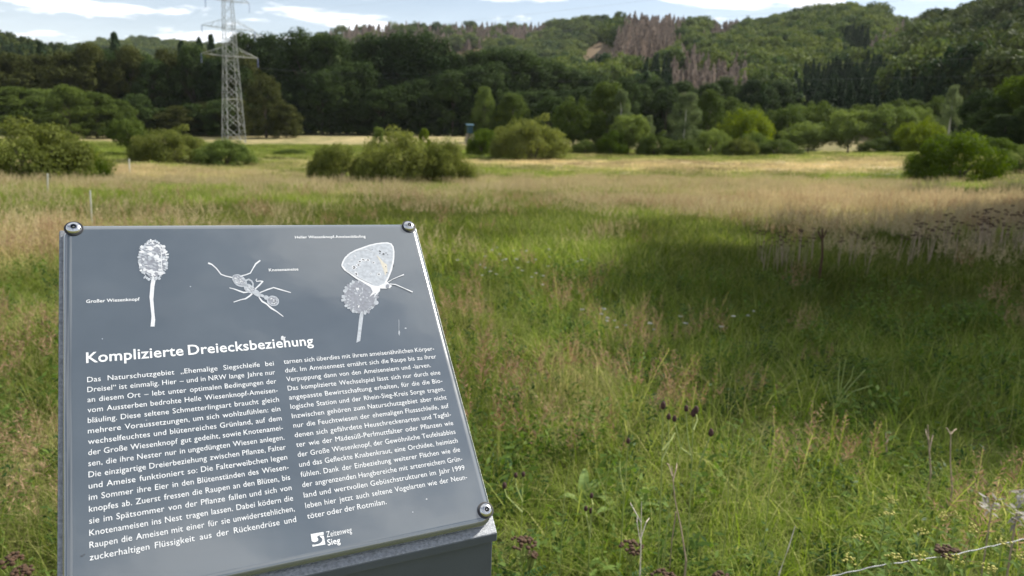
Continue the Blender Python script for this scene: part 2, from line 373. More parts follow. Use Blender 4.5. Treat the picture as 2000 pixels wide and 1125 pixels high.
# ---------------------------------------------------------------- scattered stuff (geometry nodes, one object each)
def scatter(name, pts, rot, scl, idx, protos, mats_label, dry=None, lush=None):
    me = bpy.data.meshes.new(name); pts = np.asarray(pts, np.float32)
    me.vertices.add(len(pts)); me.vertices.foreach_set('co', pts.ravel())
    def att(n, t, v, f='value'):
        a = me.attributes.new(n, t, 'POINT'); a.data.foreach_set(f, np.asarray(v).ravel())
    att('rot', 'FLOAT_VECTOR', np.asarray(rot, np.float32), 'vector'); att('scl', 'FLOAT_VECTOR', np.asarray(scl, np.float32), 'vector')
    att('idx', 'INT', np.asarray(idx, np.int32))
    att('dry', 'FLOAT', np.asarray(dry if dry is not None else np.zeros(len(pts)), np.float32))
    att('lush', 'FLOAT', np.asarray(lush if lush is not None else np.ones(len(pts)), np.float32))
    o = bpy.data.objects.new(name, me); COL.objects.link(o)
    pc = bpy.data.collections.new(name + '_kinds')
    for p in protos: pc.objects.link(p)
    ng = bpy.data.node_groups.new(name + '_scatter', 'GeometryNodeTree')
    ng.interface.new_socket('Geometry', in_out='INPUT', socket_type='NodeSocketGeometry'); ng.interface.new_socket('Geometry', in_out='OUTPUT', socket_type='NodeSocketGeometry')
    gi = ng.nodes.new('NodeGroupInput'); go = ng.nodes.new('NodeGroupOutput')
    ip = ng.nodes.new('GeometryNodeInstanceOnPoints'); ci = ng.nodes.new('GeometryNodeCollectionInfo')
    ci.inputs['Collection'].default_value = pc; ci.inputs['Separate Children'].default_value = True; ci.inputs['Reset Children'].default_value = True
    def na(n, t):
        a = ng.nodes.new('GeometryNodeInputNamedAttribute'); a.data_type = t; a.inputs['Name'].default_value = n; return a
    r = na('rot', 'FLOAT_VECTOR'); s = na('scl', 'FLOAT_VECTOR'); k = na('idx', 'INT')
    e2r = ng.nodes.new('FunctionNodeEulerToRotation')
    lk = ng.links.new
    lk(gi.outputs[0], ip.inputs['Points']); lk(ci.outputs[0], ip.inputs['Instance']); ip.inputs['Pick Instance'].default_value = True
    lk(k.outputs['Attribute'], ip.inputs['Instance Index']); lk(r.outputs['Attribute'], e2r.inputs[0]); lk(e2r.outputs[0], ip.inputs['Rotation']); lk(s.outputs['Attribute'], ip.inputs['Scale'])
    lk(ip.outputs[0], go.inputs[0])
    md = o.modifiers.new('scatter', 'NODES'); md.node_group = ng
    tag(o, mats_label[0], mats_label[1], kind='stuff')
    return o

def proto(name, me):
    return bpy.data.objects.new(name, me)

# ---------------------------------------------------------------- trees and bushes
def leaves(cent, nrm, size, r, asp=0.55, up=0.0, hang=0.0):
    """rhombic leaves: centres (n,3), preferred normals, sizes -> verts, quads"""
    n = len(cent)
    nr = nrm + r.normal(0, 0.55, (n, 3)); nr /= np.linalg.norm(nr, axis=1, keepdims=True) + 1e-9
    t = r.normal(0, 1, (n, 3)); t[:, 2] += up * 2.5 - hang * 2.5
    t -= nr * (t * nr).sum(1, keepdims=True); t /= np.linalg.norm(t, axis=1, keepdims=True) + 1e-9
    b = np.cross(nr, t); s = (size * r.uniform(.65, 1.35, n))[:, None]
    V = np.stack([cent - t * s, cent + b * s * asp - t * s * .1, cent + t * s, cent - b * s * asp - t * s * .1], 1).reshape(-1, 3)
    return V, np.arange(n * 4).reshape(-1, 4)

def crown_mesh(name, seed, shape, K, per, leaf, rc, asp=.55, up=0.0, hang=0.0, flat=1.0):
    """crown as many leaf clumps inside an envelope; shape(r,K) -> centres, clump radius factors"""
    r = np.random.default_rng(seed)
    C0, f = shape(r, K)
    Cs, Ns, Ts = [], [], []
    for c, k in zip(C0, f):
        m = int(per * k * k) + 8
        d = r.normal(0, 1, (m, 3)); d /= np.linalg.norm(d, axis=1, keepdims=True)
        rad = rc * k * (0.45 + 0.6 * r.random(m) ** .6)
        p = c + d * rad[:, None] * np.array([1, 1, flat])
        if hang: p[:, 2] -= hang * rc * k * r.random(m) ** 2 * 1.6
        Cs.append(p); Ns.append(d + np.array([0, 0, .35])); Ts.append(np.full(m, r.random()) * .6 + r.random(m) * .4)
    P = np.concatenate(Cs); Nn = np.concatenate(Ns); T = np.concatenate(Ts)
    ok = P[:, 2] > 0.0; P, Nn, T = P[ok], Nn[ok], T[ok]
    V, q = leaves(P, Nn, np.full(len(P), leaf), r, asp, up, hang)
    # bring to unit width 1 (x/y -.5...5), unit height 1
    lo, hi = np.percentile(V, 0.6, 0), np.percentile(V, 99.4, 0)
    V[:, 0] /= (hi[0] - lo[0]); V[:, 1] /= (hi[1] - lo[1]); V[:, 2] /= hi[2]
    me = np_mesh(name, V, q); face_attr(me, 'tint', T)
    return me

def sh_dome(r, K):            # willow thicket: foliage to the ground
    u = r.normal(0, 1, (K, 3)); u[:, 2] = np.abs(u[:, 2]); u /= np.linalg.norm(u, axis=1, keepdims=True)
    s = (0.55 + 0.45 * r.random(K) ** .5)[:, None]
    f = r.uniform(.55, 1.3, K); out = r.random(K) < .14; s[out, 0] *= r.uniform(1.0, 1.13, out.sum()); f[out] *= .55   # sprigs that stick out
    p = u * s * np.array([.42, .42, .42]); p[:, 2] = p[:, 2] * 1.0 + .02
    return p, f
def sh_forest(r, K):          # tall edge tree, leafy nearly to the ground
    z = r.random(K) ** .85 * .9 + .06; w = np.interp(z, [0, .15, .45, .75, 1], [.30, .40, .42, .33, .08])
    a = r.random(K) * 6.283; q = (.45 + .55 * r.random(K) ** .5) * w
    return np.stack([np.cos(a) * q, np.sin(a) * q, z * 1.5], 1), r.uniform(.6, 1.35, K)
def sh_round(r, K):           # round-headed tree on a short stem
    u = r.normal(0, 1, (K, 3)); u /= np.linalg.norm(u, axis=1, keepdims=True); s = (.5 + .5 * r.random(K) ** .5)[:, None]
    p = u * s * np.array([.40, .40, .36]); p[:, 2] += .55
    return p, r.uniform(.55, 1.25, K)
def sh_birch(r, K):           # slender, drooping
    z = r.random(K) ** .9 * .85 + .12; w = np.interp(z, [0, .15, .4, .7, 1], [.15, .36, .40, .28, .05])
    a = r.random(K) * 6.283; q = (.3 + .7 * r.random(K) ** .6) * w
    return np.stack([np.cos(a) * q, np.sin(a) * q, z * 2.0], 1), r.uniform(.5, 1.2, K)
def sh_hill(r, K):            # hillside broadleaf seen from afar
    u = r.normal(0, 1, (K, 3)); u /= np.linalg.norm(u, axis=1, keepdims=True); s = (.5 + .5 * r.random(K) ** .5)[:, None]
    p = u * s * np.array([.40, .40, .42]); p[:, 2] += .52
    return p, r.uniform(.6, 1.3, K)

def conifer_mesh(name, seed, dead=False):
    r = np.random.default_rng(seed); C_, N_, T_ = [], [], []
    if not dead:
        for k in range(34):
            z = .05 + .93 * (k / 34) ** .9; w = .5 * (1 - z) ** .85 + .012
            nb = max(5, int(13 * (1 - z) + 4)); off = r.random() * 6
            for j in range(nb):
                a = off + 6.283 * j / nb + r.normal(0, .15); ln = w * r.uniform(.7, 1.12)
                m = 16; s = np.sort(r.random(m) ** .8)
                p = np.stack([np.cos(a) * ln * s, np.sin(a) * ln * s, z - .055 * s * ln * 4 + .02 * s * s], 1) + r.normal(0, .012, (m, 3)) * np.array([1, 1, .5])
                C_.append(p); N_.append(np.tile([0.5 * np.cos(a), .5 * np.sin(a), .8], (m, 1))); T_.append(np.full(m, r.random() * .5) + r.random(m) * .5)
        P = np.concatenate(C_); V, q = leaves(P, np.concatenate(N_), np.full(len(P), .028), r, .6)
        me = np_mesh(name, V, q); face_attr(me, 'tint', np.concatenate(T_)); return me
    Vs, Q, T = [], [], []; k0 = 0
    for k in range(150):      # bare whorls: thin twiggy branches, drooping
        z = .18 + .80 * r.random(); w = .5 * (1 - z) ** .8 + .03; a = r.random() * 6.283; ln = w * r.uniform(.4, 1.0)
        d = np.array([np.cos(a), np.sin(a), -.15]); b = np.array([0, 0, z]); e = b + d * ln; mid = (b + e) / 2 + [0, 0, .01]
        up_ = np.array([0, 0, .016]); 
        Vs += [b - up_, b + up_, mid + up_ * 1.6, mid - up_ * 2.2, e, e]; Q += [(k0, k0 + 3, k0 + 2, k0 + 1)]; T.append(r.random())
        Q += [(k0 + 3, k0 + 4, k0 + 5, k0 + 2)]; T.append(r.random()); k0 += 6
    me = np_mesh(name, np.array(Vs), Q); face_attr(me, 'tint', T); return me

CR = {
    'dome': [crown_mesh('foliage', 11 + i, sh_dome, 130, 250, .0115, .080, .42, up=.5) for i in range(5)],
    'forest': [crown_mesh('crown', 31 + i, sh_forest, 130, 140, .0165, .105, .6) for i in range(5)],
    'round': [crown_mesh('crown', 51 + i, sh_round, 90, 150, .0155, .095, .6) for i in range(4)],
    'birch': [crown_mesh('crown', 71 + i, sh_birch, 110, 210, .0165, .085, .4, hang=1.0) for i in range(4)],
    'spruce': [conifer_mesh('crown', 91 + i) for i in range(3)],
}

def trunk_mesh(kind, seed):
    """unit-height trunk with a few limbs; radius for a unit-height tree"""
    r = np.random.default_rng(seed); mb = MB(); h = {'spruce': .97, 'dome': .55, 'birch': .85}.get(kind, .72)
    if kind == 'dome':
        for k in range(7):
            a = r.random() * 6.28; e = np.array([math.cos(a) * .16, math.sin(a) * .16, r.uniform(.3, .6)])
            mb.tube([np.array([math.cos(a), math.sin(a), 0]) * .05 - [0, 0, .05], e * [.5, .5, .55], e], [.022, .014, .005], 6)
    else:
        pts = [np.array([r.normal(0, .012) * (k > 0), r.normal(0, .012) * (k > 0), -.03 + (h + .03) * k / 5]) for k in range(6)]
        mb.tube(pts, [.030, .022, .018, .014, .009, .003], 8)
        if kind not in ('spruce', 'birch'):
            for k in range(7):
                z = r.uniform(.18, .6); a = r.random() * 6.28; ln = r.uniform(.15, .3)
                mb.tube([(0, 0, z), (math.cos(a) * ln * .5, math.sin(a) * ln * .5, z + .09), (math.cos(a) * ln, math.sin(a) * ln, z + .22)], [.011, .007, .002], 5)
    me = bpy.data.meshes.new('trunk'); me.from_pydata(mb.V, [], mb.F); me.update(); return me
TRK = {k: [trunk_mesh(k, 5 + i) for i in range(2)] for k in CR}
_ct = {}

def plant_tree(name, cat, label, kind, px, pyb, D, pyt, wpx, leaf, group=None, bark='bark', dy=None):
    """one tree or bush standing on the terrain at depth D under picture column px; pyt, wpx give its real height and width"""
    P = at(px, pyb, D); g = gz(P[0], P[1])
    top = at(px, pyt, D); h = max(top[2] - g, .4); w = wpx / F_PX * D / 0.98
    k = _ct.get(kind, 0); _ct[kind] = k + 1
    o = empty(name, (P[0], P[1], g), (k * 2.399) % 6.283); tag(o, label, cat, group)
    c = bpy.data.objects.new('foliage' if kind == 'dome' else 'crown', CR[kind][k % len(CR[kind])]); COL.objects.link(c); c.parent = o
    c.scale = (w, w if dy is None else dy, h)
    if not c.data.materials: c.data.materials.append(None)
    c.material_slots[0].link = 'OBJECT'; c.material_slots[0].material = M[leaf]
    t = bpy.data.objects.new('stem' if kind == 'dome' else 'trunk', TRK[kind][k % 2]); COL.objects.link(t); t.parent = o
    tw = w if kind == 'dome' else h * .8
    t.scale = (tw, tw, h)
    if not t.data.materials: t.data.materials.append(None)
    t.material_slots[0].link = 'OBJECT'; t.material_slots[0].material = M[bark]
    return o

def tree_list():
    T = plant_tree
    # bushes out on the meadow
    T('willow_bush', 'bush', 'broad olive willow bush at the left edge of the meadow', 'dome', 62, 357, 42, 243, 265, 'lf_willow')
    T('willow_bush', 'bush', 'smaller deep green rounded bush against the right flank of the leftmost willow bush', 'dome', 165, 351, 43, 284, 92, 'lf_deep')
    T('willow_bush', 'bush', 'dark grey-green domed bush just left of the pylon foot', 'dome', 338, 318, 74, 252, 145, 'lf_willow')
    T('willow_bush', 'bush', 'low bright green bush in front of the pylon foot', 'dome', 440, 317, 72, 274, 110, 'lf_light')
    T('willow_bush', 'bush', 'olive left-hand bush of the clump in the middle of the meadow', 'dome', 660, 357, 51, 284, 112, 'lf_willow')
    T('willow_bush', 'bush', 'tallest middle bush of the clump in the middle of the meadow', 'dome', 772, 360, 50, 258, 160, 'lf_willow')
    T('willow_bush', 'bush', 'light olive right-hand bush of the clump in the middle of the meadow', 'dome', 868, 357, 50, 276, 118, 'lf_willow')
    T('sapling', 'sapling', 'bright green sapling poking out above the middle bush clump', 'birch', 740, 352, 52.5, 250, 42, 'lf_light')
    T('sapling', 'sapling', 'yellowish sapling rising behind the right end of the middle bush clump', 'birch', 828, 330, 75, 252, 34, 'lf_yellow')
    T('willow_bush', 'bush', 'large smooth domed grey-green bush at the far side of the meadow', 'dome', 1036, 311, 90, 232, 148, 'lf_willow')
    T('willow_bush', 'bush', 'yellow-green bush between the hunting stand and the large domed bush', 'dome', 945, 303, 98, 254, 66, 'lf_deep')
    T('willow_bush', 'bush', 'broad deep green bush casting a shadow at the right of the meadow', 'dome', 1866, 360, 55, 262, 172, 'lf_deep')
    T('willow_bush', 'bush', 'light green bush cut by the right picture edge beside the broad dark bush', 'dome', 1992, 348, 60, 288, 80, 'lf_light')
    T('meadow_tree', 'tree', 'small round tree on a bare stem beside the dark bush left of the pylon', 'round', 252, 303, 84, 232, 66, 'lf_mid')
    T('low_bush', 'bush', 'flat dark row of scrub on the meadow between pylon and middle bush clump', 'dome', 572, 308, 95, 292, 66, 'lf_mid')
    # row along the far side of the meadow, right half
    row = [
        ('meadow_tree', 'blue-green broad tree right behind the large domed bush', 'round', 1118, 304, 108, 192, 78, 'lf_mid'),
        ('meadow_tree', 'tall dark tree left of the pale drooping tree', 'forest', 1182, 304, 112, 163, 84, 'lf_mid'),
        ('birch_tree', 'pale drooping tree on the sunny side of the tall dark tree', 'birch', 1206, 304, 109, 176, 50, 'lf_birch'),
        ('meadow_tree', 'loose light green tree at the foot of the pale drooping tree', 'round', 1226, 305, 106, 225, 74, 'lf_light'),
        ('birch_tree', 'small pale grey slender tree between the two tall pale trees', 'birch', 1262, 300, 125, 226, 28, 'lf_birch'),
        ('birch_tree', 'tall pale birch with feathery top in the middle of the far tree row', 'birch', 1333, 305, 106, 182, 74, 'lf_birch'),
        ('meadow_tree', 'dark green tree tucked behind the right side of the tall pale birch', 'forest', 1378, 302, 116, 178, 60, 'lf_mid'),
        ('willow_bush', 'rounded green bush below the small pale slender tree', 'dome', 1280, 307, 102, 260, 76, 'lf_mid'),
        ('willow_bush', 'low dark bush at the foot of the tall pale birch', 'dome', 1336, 308, 101, 274, 70, 'lf_mid'),
        ('willow_bush', 'light green willow bush right of the tall pale birch', 'dome', 1392, 307, 103, 254, 74, 'lf_light'),
        ('willow_bush', 'low bush right beside the large domed bush', 'dome', 1140, 305, 104, 274, 56, 'lf_mid'),
        ('willow_bush', 'leafy bush at the foot of the tall dark tree', 'dome', 1196, 306, 103, 258, 60, 'lf_deep'),
        ('willow_bush', 'neat round bush in front of the yellow-green tree', 'dome', 1446, 308, 101, 270, 66, 'lf_willow'),
        ('meadow_tree', 'bright yellow-green domed tree in the far row', 'dome', 1452, 300, 112, 217, 112, 'lf_yellow'),
        ('willow_bush', 'rounded bush peeping over the neat round bush', 'dome', 1472, 304, 106, 260, 60, 'lf_light'),
        ('willow_bush', 'wide low bush right of the neat round bush', 'dome', 1516, 307, 103, 273, 90, 'lf_mid'),
        ('meadow_tree', 'grey-green tree left of the fruit tree', 'round', 1533, 300, 122, 212, 66, 'lf_mid'),
        ('fruit_tree', 'bright leafy fruit tree casting dark shade beside the wide low bush', 'round', 1577, 299, 114, 240, 96, 'lf_light'),
        ('meadow_tree', 'mid green tree standing behind the fruit tree', 'round', 1590, 300, 132, 200, 74, 'lf_mid'),
        ('fruit_tree', 'loose fruit tree standing on open grass between two gaps', 'round', 1655, 302, 112, 216, 78, 'lf_light'),
        ('meadow_tree', 'tree with long arching boughs right of the loose fruit tree', 'round', 1728, 300, 112, 206, 90, 'lf_light'),
        ('low_bush', 'dark low hedge-like bush below the tree with arching boughs', 'dome', 1722, 300, 106, 270, 88, 'lf_mid'),
        ('willow_bush', 'yellow-green bush left behind the broad dark bush', 'dome', 1795, 298, 104, 236, 100, 'lf_yellow'),
        ('poplar_tree', 'slim pale poplar leaning beside the dark right-hand wood', 'birch', 1845, 298, 110, 168, 42, 'lf_birch'),
        ('meadow_tree', 'small tree between the slim pale poplar and the arching tree', 'round', 1780, 296, 122, 210, 60, 'lf_light'),
        ('willow_bush', 'dark bush filling the corner below the dark right-hand wood', 'dome', 1935, 330, 78, 270, 80, 'lf_deep'),
    ]
    for nm, lab, kind, px, pb, D, pt, w, lf in row:
        T(nm, 'bush' if 'bush' in nm else 'tree', lab, kind, px, pb, D, pt, w, lf, 'trees and bushes along the far side of the meadow', 'bark_pale' if kind == 'birch' else 'bark')
    for i, (px, D, pt, w, lf) in enumerate([(1450, 150, 205, 80, 'lf_mid'), (1400, 155, 190, 70, 'lf_mid'), (1510, 150, 215, 60, 'lf_mid'), (1620, 150, 212, 70, 'lf_mid'), (1680, 150, 205, 80, 'lf_mid'), (1760, 145, 195, 70, 'lf_mid'), (1820, 140, 190, 60, 'lf_mid'), (1550, 155, 205, 70, 'lf_light')]):
        T('meadow_tree', 'tree', 'plain green tree in the second row behind the fruit trees', 'round', px, 300, D, pt, w, lf, 'second row of trees behind the fruit trees')
    # dark wood at the right edge
    for i, (px, D, pt, w) in enumerate([(1900, 96, 178, 70), (1930, 92, 190, 80), (1965, 92, 152, 90), (2010, 88, 138, 100), (1955, 84, 225, 80), (2030, 82, 190, 100), (2080, 88, 130, 110), (1905, 100, 215, 60)]):
        T('wood_tree', 'tree', ['dark shaded tree of the wood at the right picture edge', 'dark shaded tree of the wood at the right picture edge'][i % 2], 'forest', px, 300, D, pt, w, 'lf_deep' if i in (2, 3) else 'lf_forest', 'dark wood at the right edge')
    # the dark forest wall behind the meadow
    g = 'tall trees of the dark forest wall'
    wall = [(490, 68, 95), (545, 70, 100), (600, 64, 110), (650, 72, 90), (700, 86, 60), (740, 72, 110), (790, 68, 105), (838, 70, 95), (885, 106, 80), (930, 102, 95), (975, 96, 100), (1020, 104, 100), (1065, 118, 90), (1110, 134, 90), (1150, 150, 80), (1190, 166, 70)]
    for px, pt, w in wall:
        T('forest_tree', 'tree', 'tall broadleaf tree with its crown on the skyline of the dark forest wall', 'forest', px, 262, 200 + (px * 7 % 13), pt, w * 1.15, 'lf_forest', g)
    for i in range(26):
        px = 470 + i * 29 + (i * 37 % 17); pt = 120 + (i * 53 % 60) + max(0, (px - 950) * .18)
        T('forest_tree', 'tree', 'dark broadleaf tree in the front rank of the forest wall, below the skyline crowns', 'forest', px, 262, 188 + (i * 29 % 9), pt, 75 + i * 31 % 25, 'lf_forest', g)
    for px, pt, w, lf, lab in [(520, 150, 70, 'lf_forest_brown', 'olive tree lit softly in front of the forest wall right of the pylon'), (560, 205, 60, 'lf_forest_brown', 'low olive tree at the foot of the forest wall right of the pylon'), (945, 172, 46, 'lf_light', 'light green tree on the right flank of the forest wall above the hunting stand'),
                           (985, 212, 46, 'lf_yellow', 'yellow-green tree just above the large domed bush'), (1000, 185, 70, 'lf_mid', 'grey-green tree behind the yellow-green one above the domed bush'), (1075, 190, 70, 'lf_forest', 'dark tree directly behind the large domed bush'), (930, 225, 40, 'lf_mid', 'small grey-green tree beside the hunting stand')]:
        T('forest_tree', 'tree', lab, 'forest', px, 266, 172 if px < 900 else 140, pt, w, lf, 'single trees before the forest wall')
    # left: layered wood
    for i, (px, pt, w, lf) in enumerate([(-20, 178, 90, 'lf_mid'), (40, 172, 90, 'lf_mid'), (95, 176, 85, 'lf_light'), (140, 170, 80, 'lf_mid'), (190, 182, 80, 'lf_mid'), (232, 196, 70, 'lf_mid'), (10, 215, 70, 'lf_light'), (70, 220, 70, 'lf_mid')]):
        T('wood_edge_tree', 'tree', 'rounded mid green tree in the front row of the wood behind the leftmost bush', 'forest', px, 264, 152 + i % 3 * 4, pt, w * 1.1, lf, 'front row of the left wood')
    for i, (px, pt, w) in enumerate([(-15, 112, 95), (45, 108, 95), (100, 110, 95), (150, 104, 95), (15, 125, 80), (125, 124, 80)]):
        T('wood_tree', 'tree', 'brownish green tree above the front row of the left wood', 'forest', px, 262, 188 + i % 3 * 4, pt, w * 1.1, 'lf_forest_brown', 'brownish trees of the left wood')
    for i in range(13):
        px = 190 + i * 24; pt = 88 + i * 47 % 34
        T('forest_tree', 'tree', 'dark tree in the wood between the left edge and the pylon', 'forest', px, 262, 190 + i * 5 % 12, pt, 78, 'lf_forest' if i % 3 else 'lf_forest_brown', 'dark wood left of the pylon')
    for i in range(8):
        px = 270 + i * 27; pt = 185 + i * 31 % 35
        T('forest_tree', 'tree', 'lower dark olive tree along the wood edge left of the pylon', 'forest', px, 262, 176 + i % 3 * 3, pt, 66, 'lf_forest_brown' if i % 2 else 'lf_forest', 'low wood edge left of the pylon')
    for px, pt, w, lab in [(238, 60, 44, 'tall pointed dark spruce alone on the skyline at the left'), (364, 76, 40, 'dark spruce left of the pylon, lower than its neighbours'), (398, 70, 36, 'ragged dark spruce close to the left side of the pylon'), (421, 64, 36, 'dark spruce touching the pylon on the skyline'), (95, 78, 30, 'small spruce tip on the left hill skyline')]:
        T('spruce_tree', 'tree', lab, 'spruce', px, 262, 205, pt, w * 1.9, 'lf_spruce')
    # middle: dark rank below the dead spruces
    for i in range(12):
        px = 1215 + i * 27; pt = 152 + i * 41 % 26
        T('forest_tree', 'tree', 'dark green tree in the shaded rank below the dead brown spruces', 'forest', px, 285, 168 + i * 5 % 14, pt, 66, 'lf_forest', 'shaded rank below the dead spruces')
tree_list()

# two tall trees right of the picture: their shadows lie across the meadow
for x, y, h, w in [(20.6, 18.0, 18.8, 8.0), (19.4, 15.0, 17.8, 7.6), (17.8, 12.8, 15.0, 6.2), (22.5, 17.5, 17.0, 8.0), (27.5, 33.8, 13.5, 4.6), (33.0, 37.5, 13.0, 5.5)]:
    o = empty('field_tree', (x, y, gz(x, y)), x); tag(o, 'tall leafy tree at the roadside right of the meadow', 'tree', 'trees right of the meadow')
    for part, me, sc, mt in (('crown', CR['forest'][int(x) % 4], (w, w, h), 'lf_mid'), ('trunk', TRK['forest'][0], (h * .8, h * .8, h), 'bark')):
        c = bpy.data.objects.new(part, me); COL.objects.link(c); c.parent = o; c.scale = sc
        if not me.materials: me.materials.append(None)
        c.material_slots[0].link = 'OBJECT'; c.material_slots[0].material = M[mt]

# ---------------------------------------------------------------- woods on the hills
def inside(poly, x, y):
    r = np.zeros(len(x), bool); n = len(poly)
    for i in range(n):
        x1, y1 = poly[i]; x2, y2 = poly[(i + 1) % n]
        c = ((y1 > y) != (y2 > y)); r ^= c & (x < (x2 - x1) * (y - y1) / (y2 - y1 + 1e-9) + x1)
    return r

def hill_woods():
    XS, YS = [], []
    for y0, y1, sp in [(125, 260, 5.5), (260, 480, 7.0), (480, 760, 8.5), (760, 1250, 11)]:
        ys = np.arange(y0, y1, sp); 
        for y in ys:
            xs = np.arange(-.82 * y, .82 * y, sp); XS.append(xs + rng.uniform(-.42, .42, len(xs)) * sp); YS.append(y + rng.uniform(-.42, .42, len(xs)) * sp)
    X = np.concatenate(XS); Y = np.concatenate(YS); Z, hm = terrain(X, Y, True)
    ok = hm > 2.5; X, Y, Z = X[ok], Y[ok], Z[ok]
    qx, qy = proj(np.stack([X, Y, Z + 13], 1))
    # stands, outlined on the slopes
    dead = np.zeros(len(X), bool)
    for pg in ([(1192, 100), (1208, 48), (1238, 18), (1342, 20), (1334, 60), (1318, 100), (1250, 104)], [(1372, 66), (1400, 26), (1485, 18), (1475, 38), (1405, 70)],
               [(1306, 122), (1330, 88), (1355, 90), (1400, 116), (1464, 104), (1462, 185), (1308, 190)], [(1690, 92), (1755, 44), (1800, 44), (1735, 84), (1700, 106)]):
        dead |= inside(pg, qx, qy)
    scrub = inside([(1160, 124), (1180, 98), (1288, 82), (1292, 104), (1205, 130)], qx, qy) | inside([(1205, 165), (1225, 150), (1250, 160), (1235, 180)], qx, qy)
    thin = inside([(640, 110), (640, 30), (1075, 20), (1070, 72), (900, 82), (840, 100)], qx, qy) & (Y > 640)
    bare = inside([(1105, 112), (1135, 74), (1185, 54), (1212, 62), (1198, 98), (1150, 116)], qx, qy) | inside([(845, 112), (860, 84), (940, 76), (960, 88), (930, 112)], qx, qy)
    spru = inside([(1505, 245), (1526, 160), (1570, 134), (1640, 122), (1720, 116), (1850, 112), (1895, 150), (1890, 245)], qx, qy) | inside([(1622, 112), (1640, 70), (1680, 52), (1700, 60), (1690, 110)], qx, qy) | inside([(1255, 140), (1300, 104), (1312, 165), (1260, 170)], qx, qy) | inside([(-100, 120), (-100, 40), (130, 90), (200, 100), (200, 120)], qx, qy) & (rng.random(len(X)) < .4)
    spru &= Y > 126
    spru |= (Y < 600) & (vnoise(X, Y, 55, 2, 9) > .66) & (qx < 500)
    cls = np.zeros(len(X), int); cls[spru] = 1; cls[dead] = 2; cls[thin] = 4; cls[scrub] = 3; cls[bare] = 5
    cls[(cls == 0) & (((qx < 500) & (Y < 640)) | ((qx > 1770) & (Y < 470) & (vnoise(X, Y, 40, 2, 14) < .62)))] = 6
    keep = (cls != 5) & ~((cls == 4) & (rng.random(len(X)) < .08)); cls[(cls == 4) & (rng.random(len(X)) < .13)] = 0; X, Y, Z, cls = X[keep], Y[keep], Z[keep], cls[keep]
    hp = []
    for i in range(5):
        me = crown_mesh('hill_crown', 131 + i, sh_hill, 34, 60, .036, .15, .7); me.materials.append(M['lf_hill']); hp.append(proto('hill_tree_%d' % i, me))
    sp = []
    for i in range(2):
        me = conifer_mesh('hill_spruce', 141 + i); me.materials.append(M['lf_spruce']); sp.append(proto('hill_spruce_%d' % i, me))
    dp = []
    for i in range(3):
        me = conifer_mesh('dead_spruce', 151 + i, True); me.materials.append(M['lf_dead'])
        mb = MB(); mb.tube([(0, 0, -.03), (0, 0, .5), (0, 0, 1)], [.022, .014, .003], 5)
        k = len(me.vertices); V = np.zeros(k * 3, np.float32); me.vertices.foreach_get('co', V); qd = [tuple(p.vertices) for p in me.polygons]
        m2 = bpy.data.meshes.new('dead_spruce'); m2.from_pydata([tuple(v) for v in V.reshape(-1, 3)] + mb.V, [], qd + [tuple(a + k for a in f) for f in mb.F]); m2.update()
        m2.materials.append(M['lf_dead']); face_attr(m2, 'tint', np.r_[np.random.default_rng(i).random(len(qd)), np.full(len(mb.F), .8)]); dp.append(proto('dead_spruce_%d' % i, m2))
    def go(sel, name, protos, wr, hr, lab, cat):
        n = sel.sum(); w = rng.uniform(*wr, n); h = rng.uniform(*hr, n) * (np.clip(Y[sel] / 235, .5, 1) if name == 'spruce_stand' else 1); f = 1 + np.clip((Y[sel] - 300) / 900, 0, .5)
        rot = np.stack([rng.normal(0, .03, n), rng.normal(0, .03, n), rng.uniform(0, 6.28, n)], 1)
        scatter(name, np.stack([X[sel], Y[sel], Z[sel] - .3], 1), rot, np.stack([w * f, w * f, h], 1), rng.integers(0, len(protos), n), protos, (lab, cat))
    go(cls == 0, 'hillside_wood', hp, (9, 16), (11, 18), 'mixed green broadleaf wood covering the hills beyond the valley', 'wood')
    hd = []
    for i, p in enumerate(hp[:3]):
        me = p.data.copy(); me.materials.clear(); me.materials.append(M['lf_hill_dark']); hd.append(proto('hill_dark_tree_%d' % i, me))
    go(cls == 6, 'darker_hillside_wood', hd, (9, 15), (11, 18), 'darker green broadleaf wood on the nearer hills at both picture edges', 'wood')  # the same crowns with a darker green leaf colour
    go(cls == 1, 'spruce_stand', sp, (5.5, 8), (13, 19), 'dark green spruce stands on the hill slopes', 'wood')
    go((cls == 2) | (cls == 4), 'dead_spruce_stand', dp, (6, 9.5), (13, 17.5), 'brown and grey stands of dead spruces on the far hill', 'wood')
    s3 = cls == 3; hp3 = []
    for i in range(2):
        me = crown_mesh('brown_scrub', 161 + i, sh_dome, 20, 30, .06, .14, .6); me.materials.append(M['lf_dead']); hp3.append(proto('brown_scrub_%d' % i, me))
    go(s3, 'brown_scrub', hp3, (5, 9), (4, 7), 'reddish brown scrub on the cleared strips of the far hill', 'scrub')
hill_woods()

